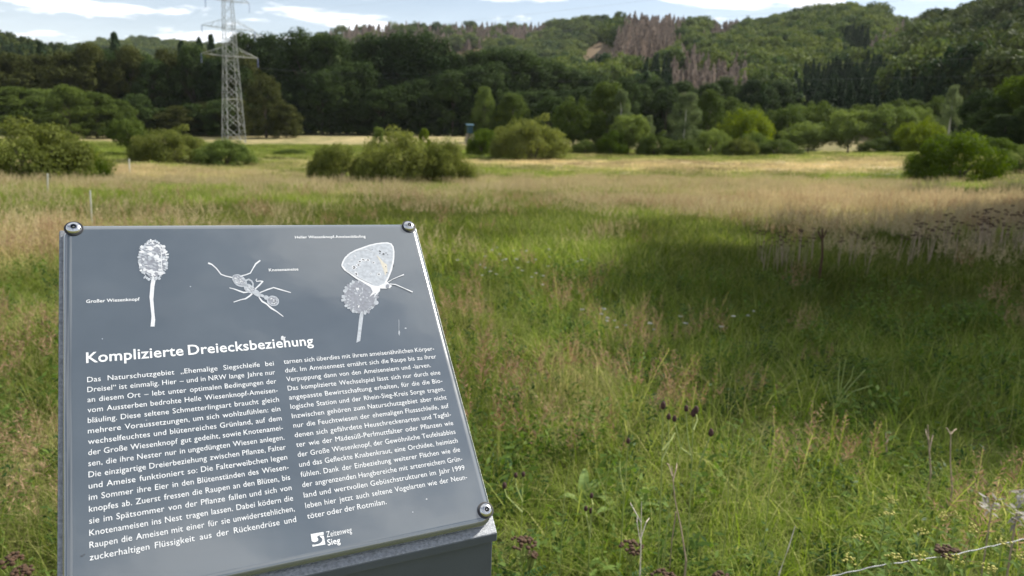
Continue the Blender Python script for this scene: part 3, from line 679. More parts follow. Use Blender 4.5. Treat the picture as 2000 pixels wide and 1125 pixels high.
# ---------------------------------------------------------------- meadow grass
def tuft(name, seed, n, spread, h, w, lean, straw=.15, seg=3):
    r = np.random.default_rng(seed); V, Q, T, S = [], [], [], []
    k = 0
    for i in range(n):
        a = r.random() * 6.283; q = spread * math.sqrt(r.random()); b = np.array([math.cos(a) * q, math.sin(a) * q, -.02])
        d = r.random() * 6.283; dv = np.array([math.cos(d), math.sin(d), 0]); H = h * r.uniform(.45, 1.15); ln = lean * r.uniform(.3, 1.6); ww = w * r.uniform(.6, 1.3)
        pv = np.array([-dv[1], dv[0], 0]); tint = r.random() * .7 + (.45 if r.random() < straw else 0)
        for s in range(seg + 1):
            t = s / seg; p = b + np.array([0, 0, 1.0]) * H * (t - .28 * ln * t * t) + dv * H * ln * t * t * .9
            wd = ww * (1 - t) ** .7 if s < seg else ww * .08
            V += [p - pv * wd, p + pv * wd]
            if s: Q.append((k + 2 * s - 2, k + 2 * s - 1, k + 2 * s + 1, k + 2 * s)); T.append(min(1, tint * (.75 + .35 * t)))
        k += 2 * (seg + 1)
    me = np_mesh(name, np.array(V), Q); face_attr(me, 'tint', T); me.materials.append(M['grass']); return proto(name, me)

def seedgrass(name, seed, n, spread, h, mat='seed'):
    """fine stems with loose feathery panicles"""
    r = np.random.default_rng(seed); V, Q, T, MI = [], [], [], []
    k = 0
    def strip(pts, w, t, mi):
        nonlocal k
        for s, p in enumerate(pts):
            V.extend([p - w, p + w])
            if s: Q.append((k + 2 * s - 2, k + 2 * s - 1, k + 2 * s + 1, k + 2 * s)); T.append(t); MI.append(mi)
        k += 2 * len(pts)
    for i in range(n):
        a = r.random() * 6.283; q = spread * math.sqrt(r.random()); b = np.array([math.cos(a) * q, math.sin(a) * q, -.02]); H = h * r.uniform(.7, 1.15)
        d = r.random() * 6.283; dv = np.array([math.cos(d), math.sin(d), 0]); ln = r.uniform(.05, .35)
        P = lambda t: b + np.array([0, 0, H * t * (1 - .06 * ln * t)]) + dv * H * ln * t * t
        a2 = r.random() * 6.28; w = np.array([math.cos(a2), math.sin(a2), 0]) * .0011
        strip([P(t) for t in (0, .4, .75, 1)], w, r.random(), 1)
        for j in range(26):
            t = .62 + .38 * j / 25; a3 = r.random() * 6.28; e = np.array([math.cos(a3), math.sin(a3), r.uniform(.3, 1.2)]); e /= np.linalg.norm(e)
            L_ = (1.12 - t) * .11 * r.uniform(.5, 1.2); p0 = P(t); p1 = p0 + e * L_ * .5; p2 = p0 + e * L_
            s = np.cross(e, r.normal(0, 1, 3)); s /= np.linalg.norm(s); tt = r.random()
            V.extend([p0, p1 - s * .0022, p2, p1 + s * .0022]); Q.append((k, k + 1, k + 2, k + 3)); T.append(tt); MI.append(0); k += 4
    me = np_mesh(name, np.array(V), Q); face_attr(me, 'tint', T); me.materials.append(M[mat]); me.materials.append(M['grass']); me.polygons.foreach_set('material_index', MI); return proto(name, me)

def forb(name, seed, n, spread, h, lsize, mat):
    """low leafy herb: short stems set with pointed leaves"""
    r = np.random.default_rng(seed); C_, N_ = [], []
    for i in range(n):
        a = r.random() * 6.283; q = spread * math.sqrt(r.random()); H = h * r.uniform(.5, 1.1); b = np.array([math.cos(a) * q, math.sin(a) * q, 0]); l = r.normal(0, .18, 2)
        for j in range(9):
            t = (j + 1) / 9; a2 = j * 2.4 + a; C_.append(b + [l[0] * H * t + math.cos(a2) * lsize * .7, l[1] * H * t + math.sin(a2) * lsize * .7, H * t]); N_.append([math.cos(a2) * .4, math.sin(a2) * .4, 1])
    V, q = leaves(np.array(C_), np.array(N_), np.full(len(C_), lsize), r, .34)
    me = np_mesh(name, V, q); face_attr(me, 'tint', r.random(len(q))); me.materials.append(M[mat]); return proto(name, me)

def meadow():
    P = [tuft('m00', 1, 34, .15, .22, .0023, 1.3), tuft('m01', 2, 30, .15, .28, .0024, 1.1), tuft('m02', 3, 40, .16, .16, .0028, 1.6), tuft('m03', 4, 26, .14, .34, .0020, 1.0, .45),
         seedgrass('m04', 5, 12, .16, .40), seedgrass('m05', 6, 10, .18, .46), forb('m06', 7, 7, .12, .20, .022, 'herb'), forb('m07', 8, 9, .13, .16, .017, 'herb_dark'),
         tuft('m08', 9, 70, .42, .26, .006, 1.0, .25, 2), tuft('m09', 10, 65, .45, .20, .007, 1.3, .35, 2), seedgrass('m10', 11, 36, .5, .42, 'seed_far'), tuft('m11', 12, 100, 1.1, .34, .016, .8, .25, 2), tuft('m12', 13, 90, 1.2, .28, .018, 1.0, .35, 2)]
    PX, PY, I, S, = [], [], [], []
    def zone(d0, d1, dens, kinds, p, s0, s1, xm=.80):
        A = xm * (d1 * d1 - d0 * d0); n = int(A * dens)
        y = np.sqrt(rng.uniform(d0 * d0, d1 * d1, n)); x = rng.uniform(-xm, xm, n) * (y + .6)
        PX.append(x); PY.append(y); I.append(rng.choice(kinds, n, p=p)); S.append(rng.uniform(s0, s1, n))
    zone(1.15, 3.5, 150, [0, 1, 2, 3, 6, 7], [.26, .22, .22, .12, .10, .08], .65, 1.15)
    zone(3.5, 8, 95, [0, 1, 2, 3, 6, 7], [.26, .24, .20, .16, .08, .06], .75, 1.3)
    zone(8, 18, 46, [0, 1, 3, 8, 9], [.2, .2, .1, .28, .22], .9, 1.35)
    zone(18, 45, 7.5, [8, 9], [.55, .45], .9, 1.5)
    zone(45, 125, 1.3, [11, 12], [.5, .5], .7, 1.1)
    zone(1.4, 8, 16, [4, 5], [.5, .5], .7, 1.15)
    zone(8, 20, 9, [4, 5, 10], [.3, .3, .4], .8, 1.2)
    zone(20, 60, .8, [10], [1.0], .9, 1.5)
    X = np.concatenate(PX); Y = np.concatenate(PY); I_ = np.concatenate(I); S_ = np.concatenate(S)
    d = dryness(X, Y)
    seed = (I_ == 4) | (I_ == 5) | (I_ == 10)
    keep = ~seed | (rng.random(len(X)) < np.clip(d * 1.9 - .12, .06, 1) ** 1.1)
    # seeds stay out of the lush shaded strip, nothing grows through the post of the sign
    keep &= ~((np.abs(X + .2) < .38) & (np.abs(Y - .85) < .42))
    X, Y, I_, S_, d = X[keep], Y[keep], I_[keep], S_[keep], d[keep]
    Z = terrain(X, Y); n = len(X)
    hv = .72 + .65 * vnoise(X, Y, 1.6, 2, 12)
    rot = np.stack([rng.normal(0, .10, n), rng.normal(0, .10, n), rng.uniform(0, 6.28, n)], 1)
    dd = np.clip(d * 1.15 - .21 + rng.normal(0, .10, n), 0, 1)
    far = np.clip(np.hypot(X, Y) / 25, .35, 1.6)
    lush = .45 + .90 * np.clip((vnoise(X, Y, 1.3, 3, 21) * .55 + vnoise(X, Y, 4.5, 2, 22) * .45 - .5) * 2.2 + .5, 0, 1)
    print('meadow tufts', n)
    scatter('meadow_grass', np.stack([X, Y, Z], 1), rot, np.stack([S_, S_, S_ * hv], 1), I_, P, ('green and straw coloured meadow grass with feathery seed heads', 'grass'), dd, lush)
meadow()

# ---------------------------------------------------------------- the information stele
PO = np.array([-0.36230735, 0.52770128, 1.197561])
PEX = np.array([0.35401787, 0.18598431, -0.00901002]); PEX /= np.linalg.norm(PEX)
PEY = np.array([-0.12231843, 0.24638385, 0.29064688]); PEY -= PEX * (PEY @ PEX); PEY /= np.linalg.norm(PEY)
PN = np.cross(PEX, PEY); S_ = 0.40

def plate_uv(px, py):
    d = ray(px, py); t = ((PO - CAM) @ PN) / (d @ PN); P = CAM + d * t - PO
    return np.array([P @ PEX, P @ PEY])

def mat_plate():
    m = mat_basic('slate_grey_enamel', (0.084, 0.101, 0.116), 0.16, 0.0, 0.9, coat=1.0); nt = m.node_tree; b = nt.nodes['Principled BSDF']; b.inputs['Coat IOR'].default_value = 2.0; b.inputs['Coat Roughness'].default_value = .04
    tc = [n for n in nt.nodes if n.type == 'TEX_COORD'][0]
    n1 = N(nt, 'ShaderNodeTexNoise', i_Scale=9.0, i_Detail=5.0, i_Roughness=.6); L(nt, tc, 'Object', n1, 'Vector')
    mr = N(nt, 'ShaderNodeMapRange'); mr.inputs[1].default_value = .35; mr.inputs[2].default_value = .7; mr.inputs[3].default_value = .95; mr.inputs[4].default_value = 1.10; L(nt, n1, 0, mr, 0)
    v = N(nt, 'ShaderNodeVectorMath', operation='SCALE'); v.inputs[0].default_value = (0.084, 0.101, 0.116); L(nt, mr, 0, v, 'Scale')
    vo = N(nt, 'ShaderNodeTexVoronoi', i_Scale=38.0); vo.inputs['Randomness'].default_value = 1.0; L(nt, tc, 'Object', vo, 'Vector')   # dried specks
    n2 = N(nt, 'ShaderNodeTexNoise', i_Scale=14.0, i_Detail=2.0); L(nt, tc, 'Object', n2, 'Vector')
    lt = N(nt, 'ShaderNodeMapRange'); lt.inputs[1].default_value = .022; lt.inputs[2].default_value = .040; lt.inputs[3].default_value = 1; lt.inputs[4].default_value = 0; L(nt, vo, 'Distance', lt, 0)
    gt = N(nt, 'ShaderNodeMath', operation='GREATER_THAN', i_1=.56); L(nt, n2, 0, gt, 0)
    mu = N(nt, 'ShaderNodeMath', operation='MULTIPLY'); L(nt, lt, 0, mu, 0); L(nt, gt, 0, mu, 1)
    m7 = N(nt, 'ShaderNodeMath', operation='MULTIPLY', i_1=.55); L(nt, mu, 0, m7, 0)
    mx = N(nt, 'ShaderNodeMix', data_type='RGBA'); mx.inputs[7].default_value = (.42, .44, .45, 1); L(nt, v, 0, mx, 6); L(nt, m7, 0, mx, 0); L(nt, mx, 2, b, 'Base Color')
    rr = N(nt, 'ShaderNodeMapRange'); rr.inputs[1].default_value = .3; rr.inputs[2].default_value = .7; rr.inputs[3].default_value = .10; rr.inputs[4].default_value = .24; L(nt, n1, 0, rr, 0); L(nt, rr, 0, b, 'Roughness')
    n3 = N(nt, 'ShaderNodeTexNoise', i_Scale=22.0, i_Detail=2.0); L(nt, tc, 'Object', n3, 'Vector')
    bp = N(nt, 'ShaderNodeBump', i_Strength=.10, i_Distance=.002); L(nt, n3, 0, bp, 'Height'); L(nt, bp, 0, b, 'Normal'); L(nt, bp, 0, b, 'Coat Normal')
    return m
M['plate'] = mat_plate()
M['body'] = mat_basic('anthracite_paint', (0.085, 0.100, 0.130), 0.38, 0.25, 0.5, noise=(14, .12), bump=(420, .12, .001))
def mat_flange():
    m = mat_basic('flange_painted_gleam', (0.25, 0.265, 0.285), 0.42, 0.6, 0.5, noise=(330, .28), bump=(900, .55, .0012)); return m  # same paint as the body, its gleam in the sun put into a lighter colour
M['flange'] = mat_flange()
M['stainless'] = mat_basic('stainless_steel', (0.62, 0.62, 0.62), 0.20, 1.0, noise=(40, .1))
M['rubber'] = mat_basic('black_washer', (0.015, 0.016, 0.020), 0.5)
M['socket'] = mat_basic('screw_socket', (0.03, 0.03, 0.035), 0.4, 0.5)
M['ink'] = mat_basic('white_print', (0.66, 0.68, 0.70), 0.3, noise=(120, .05))
M['ink_art'] = mat_basic('bright_art_print', (0.54, 0.56, 0.59), 0.3, noise=(200, .1))
M['ink_pale'] = mat_basic('pale_print', (0.34, 0.37, 0.41), 0.3, noise=(260, .18))
M['ink_grey'] = mat_basic('grey_print', (0.205, 0.22, 0.255), 0.3, noise=(300, .2))
M['ink_dark'] = mat_basic('dark_print', (0.050, 0.052, 0.058), 0.4)
M['ink_warm'] = mat_basic('yellowed_print', (0.44, 0.42, 0.36), 0.4, noise=(300, .1))

def round_rect(w0, w1, h0, h1, rad, n=8):
    P = []
    for cx, cy, a0 in ((w1 - rad, h1 - rad, 0), (w0 + rad, h1 - rad, 90), (w0 + rad, h0 + rad, 180), (w1 - rad, h0 + rad, 270)):
        for k in range(n + 1):
            a = math.radians(a0 + 90 * k / n); P.append((cx + rad * math.cos(a), cy + rad * math.sin(a)))
    return P

def build_stele():
    base = np.array([-.24, .76, 0.0]); base[2] = gz(base[0], base[1])
    root = empty('info_stele', tuple(base)); tag(root, 'grey slanted information stele with white German text and pictures of flower, ant and butterfly', 'information sign')
    MP = Matrix(((PEX[0], PEY[0], PN[0], PO[0] - base[0]), (PEX[1], PEY[1], PN[1], PO[1] - base[1]), (PEX[2], PEY[2], PN[2], PO[2] - base[2]), (0, 0, 0, 1)))
    # plate with rolled edge
    V, Fc = [], []; prof = [(.0085, 0), (.0060, -.0003), (.0038, -.0011), (.0020, -.0024), (.0007, -.0042), (0, -.0064), (0, -.0082), (.004, -.0082)]
    nloop = 0
    for ins, z in prof:
        lp = round_rect(ins, S_ - ins, ins, S_ - ins, max(.016 - ins, .004)); nloop = len(lp); V += [(x, y, z) for x, y in lp]
    Fc.append(tuple(range(nloop)))
    for i in range(len(prof) - 1):
        for k in range(nloop): a = i * nloop + k; b = i * nloop + (k + 1) % nloop; Fc.append((a, a + nloop, b + nloop, b))
    Fc.append(tuple((len(prof) - 1) * nloop + k for k in range(nloop))[::-1])
    plate = mesh_obj('plate', V, Fc, M['plate'], root, True); plate.matrix_local = MP
    me = plate.data; me.polygons[0].use_smooth = False
    # body: top parallel to the plate, front and sides plumb
    def body(name, mat, u0, u1, v0, v1, off, zb):
        q = [PO + u * PEX + v * PEY + PN * off for u, v in ((u0, v0), (u1, v0), (u1, v1), (u0, v1))]
        V = [p - base for p in q] + [np.array([p[0], p[1], zb(p) if callable(zb) else zb]) - [base[0], base[1], base[2]] for p in q]
        o = mesh_obj(name, V, [(0, 1, 2, 3), (7, 6, 5, 4), (0, 4, 5, 1), (1, 5, 6, 2), (2, 6, 7, 3), (3, 7, 4, 0)], mat, root)
        bv = o.modifiers.new('bevel', 'BEVEL'); bv.width = .0012; bv.segments = 2; bv.limit_method = 'ANGLE'
        return o
    fl = body('flange', M['flange'], -.0045, .4036, -.009, .400, -.012, lambda p: p[2] - .010)
    fl.data.materials.append(M['body'])
    for p in fl.data.polygons: p.material_index = 0 if p.index == 0 else 1
    body('body', M['body'], -.0033, .4024, -.0078, .3990, -.0222, -.15)
    for u, v in ((.01, .01), (.39, .01), (.39, .39), (.01, .39)):   # dark spacers between plate and flange
        mb = MB(); mb.tube([(u, v, -.0118), (u, v, -.0084)], .008, 16); pad = mb.build('spacer', M['rubber'], root); pad.matrix_local = MP
    # security screws
    def screw(u, v, rot):
        n = 28; prof = [(.0081, .0007), (.0080, .0016), (.0074, .0031), (.0062, .0043), (.0048, .0050), (.0037, .0052)]
        V, Fc = [], []
        for r_, z in prof: V += [(r_ * math.cos(6.2832 * k / n), r_ * math.sin(6.2832 * k / n), z) for k in range(n)]
        for i in range(len(prof) - 1):
            for k in range(n): a = i * n + k; b = i * n + (k + 1) % n; Fc.append((a, b, b + n, a + n))
        o = mesh_obj('screw', V, Fc, M['stainless'], root, True)
        o.matrix_local = MP @ Matrix.Translation((u, v, 0.0)) @ Matrix.Rotation(rot, 4, 'Z') @ Matrix.Scale(.93, 4)
        # hexagonal socket with centre pin
        V = []; Fc = []; hx = 24
        for k in range(hx):
            a = 6.2832 * k / hx; rr = .0037; V.append((rr * math.cos(a), rr * math.sin(a), .0052))
        for k in range(hx):
            a = 6.2832 * k / hx; seg = (a % 1.0472) - .5236; rr = .0027 / math.cos(seg); V.append((rr * math.cos(a), rr * math.sin(a), .0052))
        for k in range(hx):
            a = 6.2832 * k / hx; seg = (a % 1.0472) - .5236; rr = .0027 / math.cos(seg); V.append((rr * math.cos(a), rr * math.sin(a), .0022))
        for k in range(hx): b = (k + 1) % hx; Fc += [(k, b, b + hx, k + hx), (k + hx, b + hx, b + 2 * hx, k + 2 * hx)]
        Fc.append(tuple(2 * hx + k for k in range(hx)))
        so_ = mesh_obj('socket', V, Fc, M['socket'], o)
        so_.data.materials.append(M['stainless'])
        for p in so_.data.polygons:
            if p.index < hx * 2 and p.index % 2 == 0: p.material_index = 1
        mb = MB(); mb.tube([(0, 0, .0020), (0, 0, .0046), (0, 0, .0050)], [.0011, .0011, .0007], 12); mb.build('pin', M['stainless'], o)
        mb = MB(); mb.tube([(0, 0, -.0002), (0, 0, .0011), (0, 0, .0012)], [.0098, .0098, .0090], 32); mb.build('washer', M['rubber'], o)
    for px, py, r_ in ((144, 447, .3), (798, 443, .7), (948, 997, 1.1)):
        u, v = plate_uv(px, py); screw(u, v, r_)
    screw(.0105, .0135, .5)

    # ---- lettering: glyph outlines from the built-in font, laid word by word on the plate
    cache = {}
    def word(txt, bold):
        k = (txt, bold)
        if k not in cache:
            cu = bpy.data.curves.new('t', 'FONT'); cu.body = txt; cu.size = 1.0; cu.resolution_u = 3; cu.offset = bold; cu.space_character = 1.03; cu.fill_mode = 'FRONT'
            ob = bpy.data.objects.new('t', cu); me = bpy.data.meshes.new_from_object(ob)
            V = np.zeros(len(me.vertices) * 3, np.float32); me.vertices.foreach_get('co', V); Fc = [tuple(p.vertices) for p in me.polygons]
            cache[k] = (V.reshape(-1, 3), Fc); bpy.data.objects.remove(ob); bpy.data.curves.remove(cu); bpy.data.meshes.remove(me)
        return cache[k]
    cap = word('H', 0.0)[0][:, 1].max()
    class Lay:
        def __init__(s): s.V = []; s.F = []
        def put(s, txt, u, v, sx, sy, bold, z=.00025):
            V, Fc = word(txt, bold); k = len(s.V); x0 = V[:, 0].min()
            s.V += [(u + (p[0] - x0) * sx, v + p[1] * sy, z) for p in V]; s.F += [tuple(i + k for i in f) for f in Fc]
        def line(s, txt, u0, u1, v, caph, bold, justify=True, sxf=None):
            ws = txt.split(' '); sy = caph / cap
            wd = [np.ptp(word(w, bold)[0][:, 0]) for w in ws]; tot = sum(wd); ng = len(ws) - 1
            if justify:
                sx = sy * (sxf or .92); mg = .29 * sy
                if tot * sx + ng * mg > (u1 - u0): sx = (u1 - u0 - ng * mg) / tot
                # tracking is loosened rather than gaps alone when a line is short
                if ng and (u1 - u0 - tot * sx) / ng > .42 * sy: sx = min(sx * 1.07, (u1 - u0 - ng * .42 * sy) / tot) if (u1 - u0 - ng * .42 * sy) > 0 else sx
                g = (u1 - u0 - tot * sx) / ng if ng else 0
            else:
                sx = (sxf or .92) * sy; g = .25 * sy
                if u1: sx = (u1 - u0) / (tot + ng * .27); g = .27 * sx
            u = u0
            for w, d in zip(ws, wd): s.put(w, u, v, sx, sy, bold); u += d * sx + g
        def done(s, name, mat):
            return mesh_obj(name, s.V, s.F, mat, plate)
    LC = ['Das Naturschutzgebiet „Ehemalige Siegschleife bei', 'Dreisel“ ist einmalig. Hier – und in NRW lange Jahre nur', 'an diesem Ort – lebt unter optimalen Bedingungen der', 'vom Aussterben bedrohte Helle Wiesenknopf-Ameisen-',
          'bläuling. Diese seltene Schmetterlingsart braucht gleich', 'mehrere Voraussetzungen, um sich wohlzufühlen: ein', 'wechselfeuchtes und blütenreiches Grünland, auf dem', 'der Große Wiesenknopf gut gedeiht, sowie Knotenamei-',
          'sen, die ihre Nester nur in ungedüngten Wiesen anlegen.', 'Die einzigartige Dreierbeziehung zwischen Pflanze, Falter', 'und Ameise funktioniert so: Die Falterweibchen legen', 'im Sommer ihre Eier in den Blütenständen des Wiesen-',
          'knopfes ab. Zuerst fressen die Raupen an den Blüten, bis', 'sie im Spätsommer von der Pflanze fallen und sich von', 'Knotenameisen ins Nest tragen lassen. Dabei ködern die', 'Raupen die Ameisen mit einer für sie unwiderstehlichen,', 'zuckerhaltigen Flüssigkeit aus der Rückendrüse und']
    RC = ['tarnen sich überdies mit ihrem ameisenähnlichen Körper-', 'duft. Im Ameisennest ernährt sich die Raupe bis zu ihrer', 'Verpuppung dann von den Ameiseneiern und -larven.', 'Das komplizierte Wechselspiel lässt sich nur durch eine', 'angepasste Bewirtschaftung erhalten, für die die Bio-',
          'logische Station und der Rhein-Sieg-Kreis Sorge tragen.', 'Inzwischen gehören zum Naturschutzgebiet aber nicht', 'nur die Feuchtwiesen der ehemaligen Flussschleife, auf', 'denen sich gefährdete Heuschreckenarten und Tagfal-', 'ter wie der Mädesüß-Perlmuttfalter oder Pflanzen wie',
          'der Große Wiesenknopf, der Gewöhnliche Teufelsabbiss', 'und das Gefleckte Knabenkraut, eine Orchidee, heimisch', 'fühlen. Dank der Einbeziehung weiterer Flächen wie die', 'der angrenzenden Hangbereiche mit artenreichem Grün-', 'land und wertvollen Gebüschstrukturen im Jahr 1999', 'leben hier jetzt auch seltene Vogelarten wie der Neun-', 'töter oder der Rotmilan.']
    BODYW = 0.0
    dv = (.2097 - .0400) / 16
    lay = Lay()
    for i, t in enumerate(LC): lay.line(t, .0207, .1950, .2097 - i * dv, .0054, BODYW)
    lay.done('text_column', M['ink'])
    lay = Lay()
    for i, t in enumerate(RC):
        if i == 16: lay.line(t, .2058, .2058 + .0805, .2105 - i * dv, .0054, BODYW, False)
        elif i == 2: lay.line(t, .2056, .3705, .2105 - i * dv, .0054, BODYW)
        else: lay.line(t, .2056, .3800, .2105 - i * dv, .0054, BODYW)
    lay.done('text_column', M['ink'])
    lay = Lay(); lay.line('Komplizierte Dreiecksbeziehung', .0200, .2405, .2306, .0112, .014, False); lay.done('title_lettering', M['ink'])
    for t, u0, u1, v in (('Großer Wiesenknopf', .0208, .0696, .2990), ('Knotenameise', .2044, .2378, .3302), ('Heller Wiesenknopf-Ameisenbläuling', .2403, .3274, .3762)):
        lay = Lay(); lay.line(t, u0, u1, v, .0038, .012, False); lay.done('caption_lettering', M['ink'])
    lay = Lay(); lay.line('Zeitenweg', .2213, .2462, .0196, .0056, .0, False); lay.line('Sieg', .2210, .2335, .0118, .0056, .016, False); lay.done('logo_lettering', M['ink'])

    # ---- pictures, flat prints on the plate
    class Art:
        def __init__(s): s.V = []; s.F = []; s.m = []; s.z = .00025
        def poly(s, P, m, uv=False):
            k = len(s.V); Q = [p if uv else plate_uv(*p) for p in P]
            ar = sum(Q[i][0] * Q[(i + 1) % len(Q)][1] - Q[(i + 1) % len(Q)][0] * Q[i][1] for i in range(len(Q)))
            if ar < 0: Q = Q[::-1]
            s.V += [(q[0], q[1], s.z) for q in Q]; s.F.append(tuple(range(k, k + len(Q)))); s.m.append(m)
        def stroke(s, P, w, m):
            P = [np.array(p, float) for p in P]; w = w if hasattr(w, '__len__') else [w] * len(P)
            # smooth the polyline a little
            for i in range(len(P) - 1):
                a, b = P[i], P[i + 1]; d = b - a; d /= np.linalg.norm(d) + 1e-9; nn = np.array([-d[1], d[0]]); e = d * .3 * w[i]
                s.poly([a - e + nn * w[i] / 2, b + e + nn * w[i + 1] / 2, b + e - nn * w[i + 1] / 2, a - e - nn * w[i] / 2], m); s.z += .0000008
        def blob(s, cx, cy, rx, ry, m, n=14, jit=.15, rot=0.0, r=random):
            P = []
            for k in range(n):
                a = 6.2832 * k / n; q = 1 + r.uniform(-jit, jit); x, y = rx * q * math.cos(a), ry * q * math.sin(a)
                P.append((cx + x * math.cos(rot) - y * math.sin(rot), cy + x * math.sin(rot) + y * math.cos(rot)))
            s.poly(P, m)
        def up(s): s.z += .00006
        def done(s, name):
            o = mesh_obj(name, s.V, s.F, None, plate)
            for k in ('ink_art', 'ink_pale', 'ink_grey', 'ink_dark', 'ink_warm'): o.data.materials.append(M[k])
            o.data.polygons.foreach_set('material_index', s.m); return o
    Wt, Pa, Gr, Dk, Wm = range(5)
    R_ = random.Random(4)
    # flower head on its stalk
    a = Art()
    a.poly([(297, 538), (305, 541), (301.5, 560), (299.5, 585), (301.5, 610), (303, 625), (302, 638), (294, 638), (296, 618), (294, 600), (292, 580), (294, 556)], Wt); a.up()
    a.blob(299, 508, 26, 35, Gr, 30, .08); a.up()
    for k in range(44):     # florets round the rim
        t = 6.2832 * k / 44; rr = R_.uniform(.96, 1.10); a.blob(299 + 26.5 * rr * math.cos(t), 508 + 35.5 * rr * math.sin(t), R_.uniform(2.2, 4.2), R_.uniform(1.8, 3.2), R_.choice([Wt, Pa, Pa]), 7, .35, t, R_)
    a.up()
    for k in range(95):     # florets inside
        t = R_.random() * 6.283; q = math.sqrt(R_.random()) * .95; x, y = 26 * q * math.cos(t), 34 * q * math.sin(t)
        bright = (x > 8) or (y > 16) or R_.random() < .45
        a.blob(299 + x, 508 + y, R_.uniform(2, 5), R_.uniform(1.0, 2.4), Wt if bright and R_.random() < .6 else Pa, 7, .45, R_.uniform(-.6, .6) + .3, R_); a.z += .000001
    a.up()
    for cx, cy, rx, ry in ((292, 485, 7, 4), (294, 497, 6, 3.5), (305, 502, 5.5, 4), (283, 527, 4.5, 3), (316, 534, 5, 3), (319, 482, 4, 3), (298, 531, 7, 3), (277, 492, 5, 2.5)): a.blob(cx, cy, rx, ry, Wt, 9, .35, .2, R_)
    a.up(); a.stroke([(313, 482), (315.5, 500), (315.5, 520), (317, 530)], 1.6, Wt); a.stroke([(315, 480), (323, 496), (326, 505)], 1.3, Wt)
    a.done('flower_picture')
    # ant
    a = Art(); s8 = 200 / 1607.0
    T8 = lambda P: [(400 + x * s8, 490 + y * s8) for x, y in P]
    for P, w, m in [([(60, 195), (110, 215), (180, 275), (255, 370), (330, 398), (430, 420)], [3.4, 2.4, 2.1, 2.1, 2.0, 2.2], Wt), ([(865, 155), (800, 205), (760, 270), (715, 350), (640, 378), (580, 392)], [2.6, 3.2, 2, 2, 2, 2], Wt),
                    ([(645, 465), (690, 448), (735, 475), (758, 520), (752, 575)], [3, 3, 3, 3, 3], Pa), ([(790, 600), (850, 545), (910, 482), (870, 474), (815, 480), (802, 462), (815, 442)], [2.2, 3, 2.4, 1.8, 1.6, 1.4, 1.2], Wt),
                    ([(390, 582), (460, 600), (540, 630), (610, 655), (690, 648)], [1.4, 1.8, 2.8, 2.8, 2], Wt), ([(455, 805), (560, 770), (640, 752), (700, 712), (740, 675)], [1.6, 1.8, 2.6, 3, 3], Wt),
                    ([(870, 655), (980, 610), (1080, 578), (1170, 605), (1345, 655)], [1.8, 2.4, 2.2, 2.4, 1.4], Wt), ([(850, 730), (900, 795), (970, 835), (1040, 900), (1130, 955), (1228, 1030)], [2, 3.2, 2.8, 3.4, 2, 1.6], Wt)]:
        a.stroke(T8(P), w, m)
    a.up()
    def bl(cx, cy, rx, ry, m, rot, jit=.04): a.blob(400 + cx * s8, 490 + cy * s8, rx * s8, ry * s8, m, 20, jit, rot, R_)
    bl(545, 470, 128, 84, Pa, .62); bl(690, 590, 90, 62, Pa, .72); bl(800, 655, 100, 44, Pa, .62); bl(900, 705, 46, 22, Pa, .5); bl(965, 735, 40, 34, Pa, .4); bl(1070, 787, 96, 82, Pa, .3); a.up()
    bl(540, 462, 108, 66, Gr, .62); bl(1072, 787, 80, 66, Gr, .3); a.up()
    for k in range(46): t = R_.random() * 6.28; q = math.sqrt(R_.random()); bl(540 + q * 92 * math.cos(t), 470 + q * 66 * math.sin(t), R_.uniform(8, 24), R_.uniform(4, 9), R_.choice([Pa, Wt, Pa]), .6 + R_.uniform(-.4, .4), .3)
    for k in range(34): t = R_.random() * 6.28; q = math.sqrt(R_.random()); bl(700 + q * 80 * math.cos(t), 595 + q * 50 * math.sin(t), R_.uniform(6, 18), R_.uniform(3, 7), R_.choice([Gr, Wt]), .7, .3)
    for k in range(16): t = R_.random() * 6.28; q = math.sqrt(R_.random()); bl(1075 + q * 60 * math.cos(t), 785 + q * 55 * math.sin(t), R_.uniform(8, 20), R_.uniform(5, 10), R_.choice([Pa, Pa, Wt]), 0, .3)
    a.up(); bl(1045, 752, 14, 10, Wt, 0); bl(1105, 790, 10, 8, Dk, 0); bl(1085, 815, 12, 5, Dk, 0)
    a.done('ant_picture')
    # butterfly sitting on a flower head
    a = Art()
    a.poly([(703, 612), (710, 614), (706, 645), (703.5, 666), (696, 669.5), (699, 645), (701, 625)], Pa); a.up()
    for k in range(34):
        t = 6.2832 * k / 34; rr = R_.uniform(.9, 1.08); a.blob(704 + 31 * rr * math.cos(t), 580 + 31 * rr * math.sin(t), R_.uniform(3.5, 6), R_.uniform(3, 4.5), Pa if k % 3 else Gr, 9, .2, t, R_)
    a.up(); a.blob(704, 580, 29, 29, Gr, 24, .06); a.up()
    for k in range(90):
        t = R_.random() * 6.28; q = math.sqrt(R_.random()); a.blob(704 + 30 * q * math.cos(t), 581 + 30 * q * math.sin(t), R_.uniform(1.2, 3.2), R_.uniform(.8, 1.8), R_.choice([Gr, Pa, Pa, Gr]) if R_.random() < .93 else Wt, 8, .35, t, R_); a.z += .000001
    a.up(); s9 = 170 / 1530.0
    T9 = lambda P: [(650 + x * s9, 465 + y * s9) for x, y in P]
    wing = [(148, 480), (165, 420), (210, 340), (290, 268), (390, 212), (500, 172), (640, 122), (760, 95), (860, 82), (960, 78), (1030, 100), (1065, 150), (1082, 240), (1080, 350), (1068, 440), (1040, 560), (990, 690), (950, 770), (1000, 815), (1040, 845), (1000, 885), (930, 893), (830, 890), (828, 935), (715, 1050), (760, 960), (640, 1040), (700, 950), (660, 870), (520, 780), (400, 715), (300, 640), (200, 570), (155, 510)]
    a.poly(T9(wing), Wt); a.up()
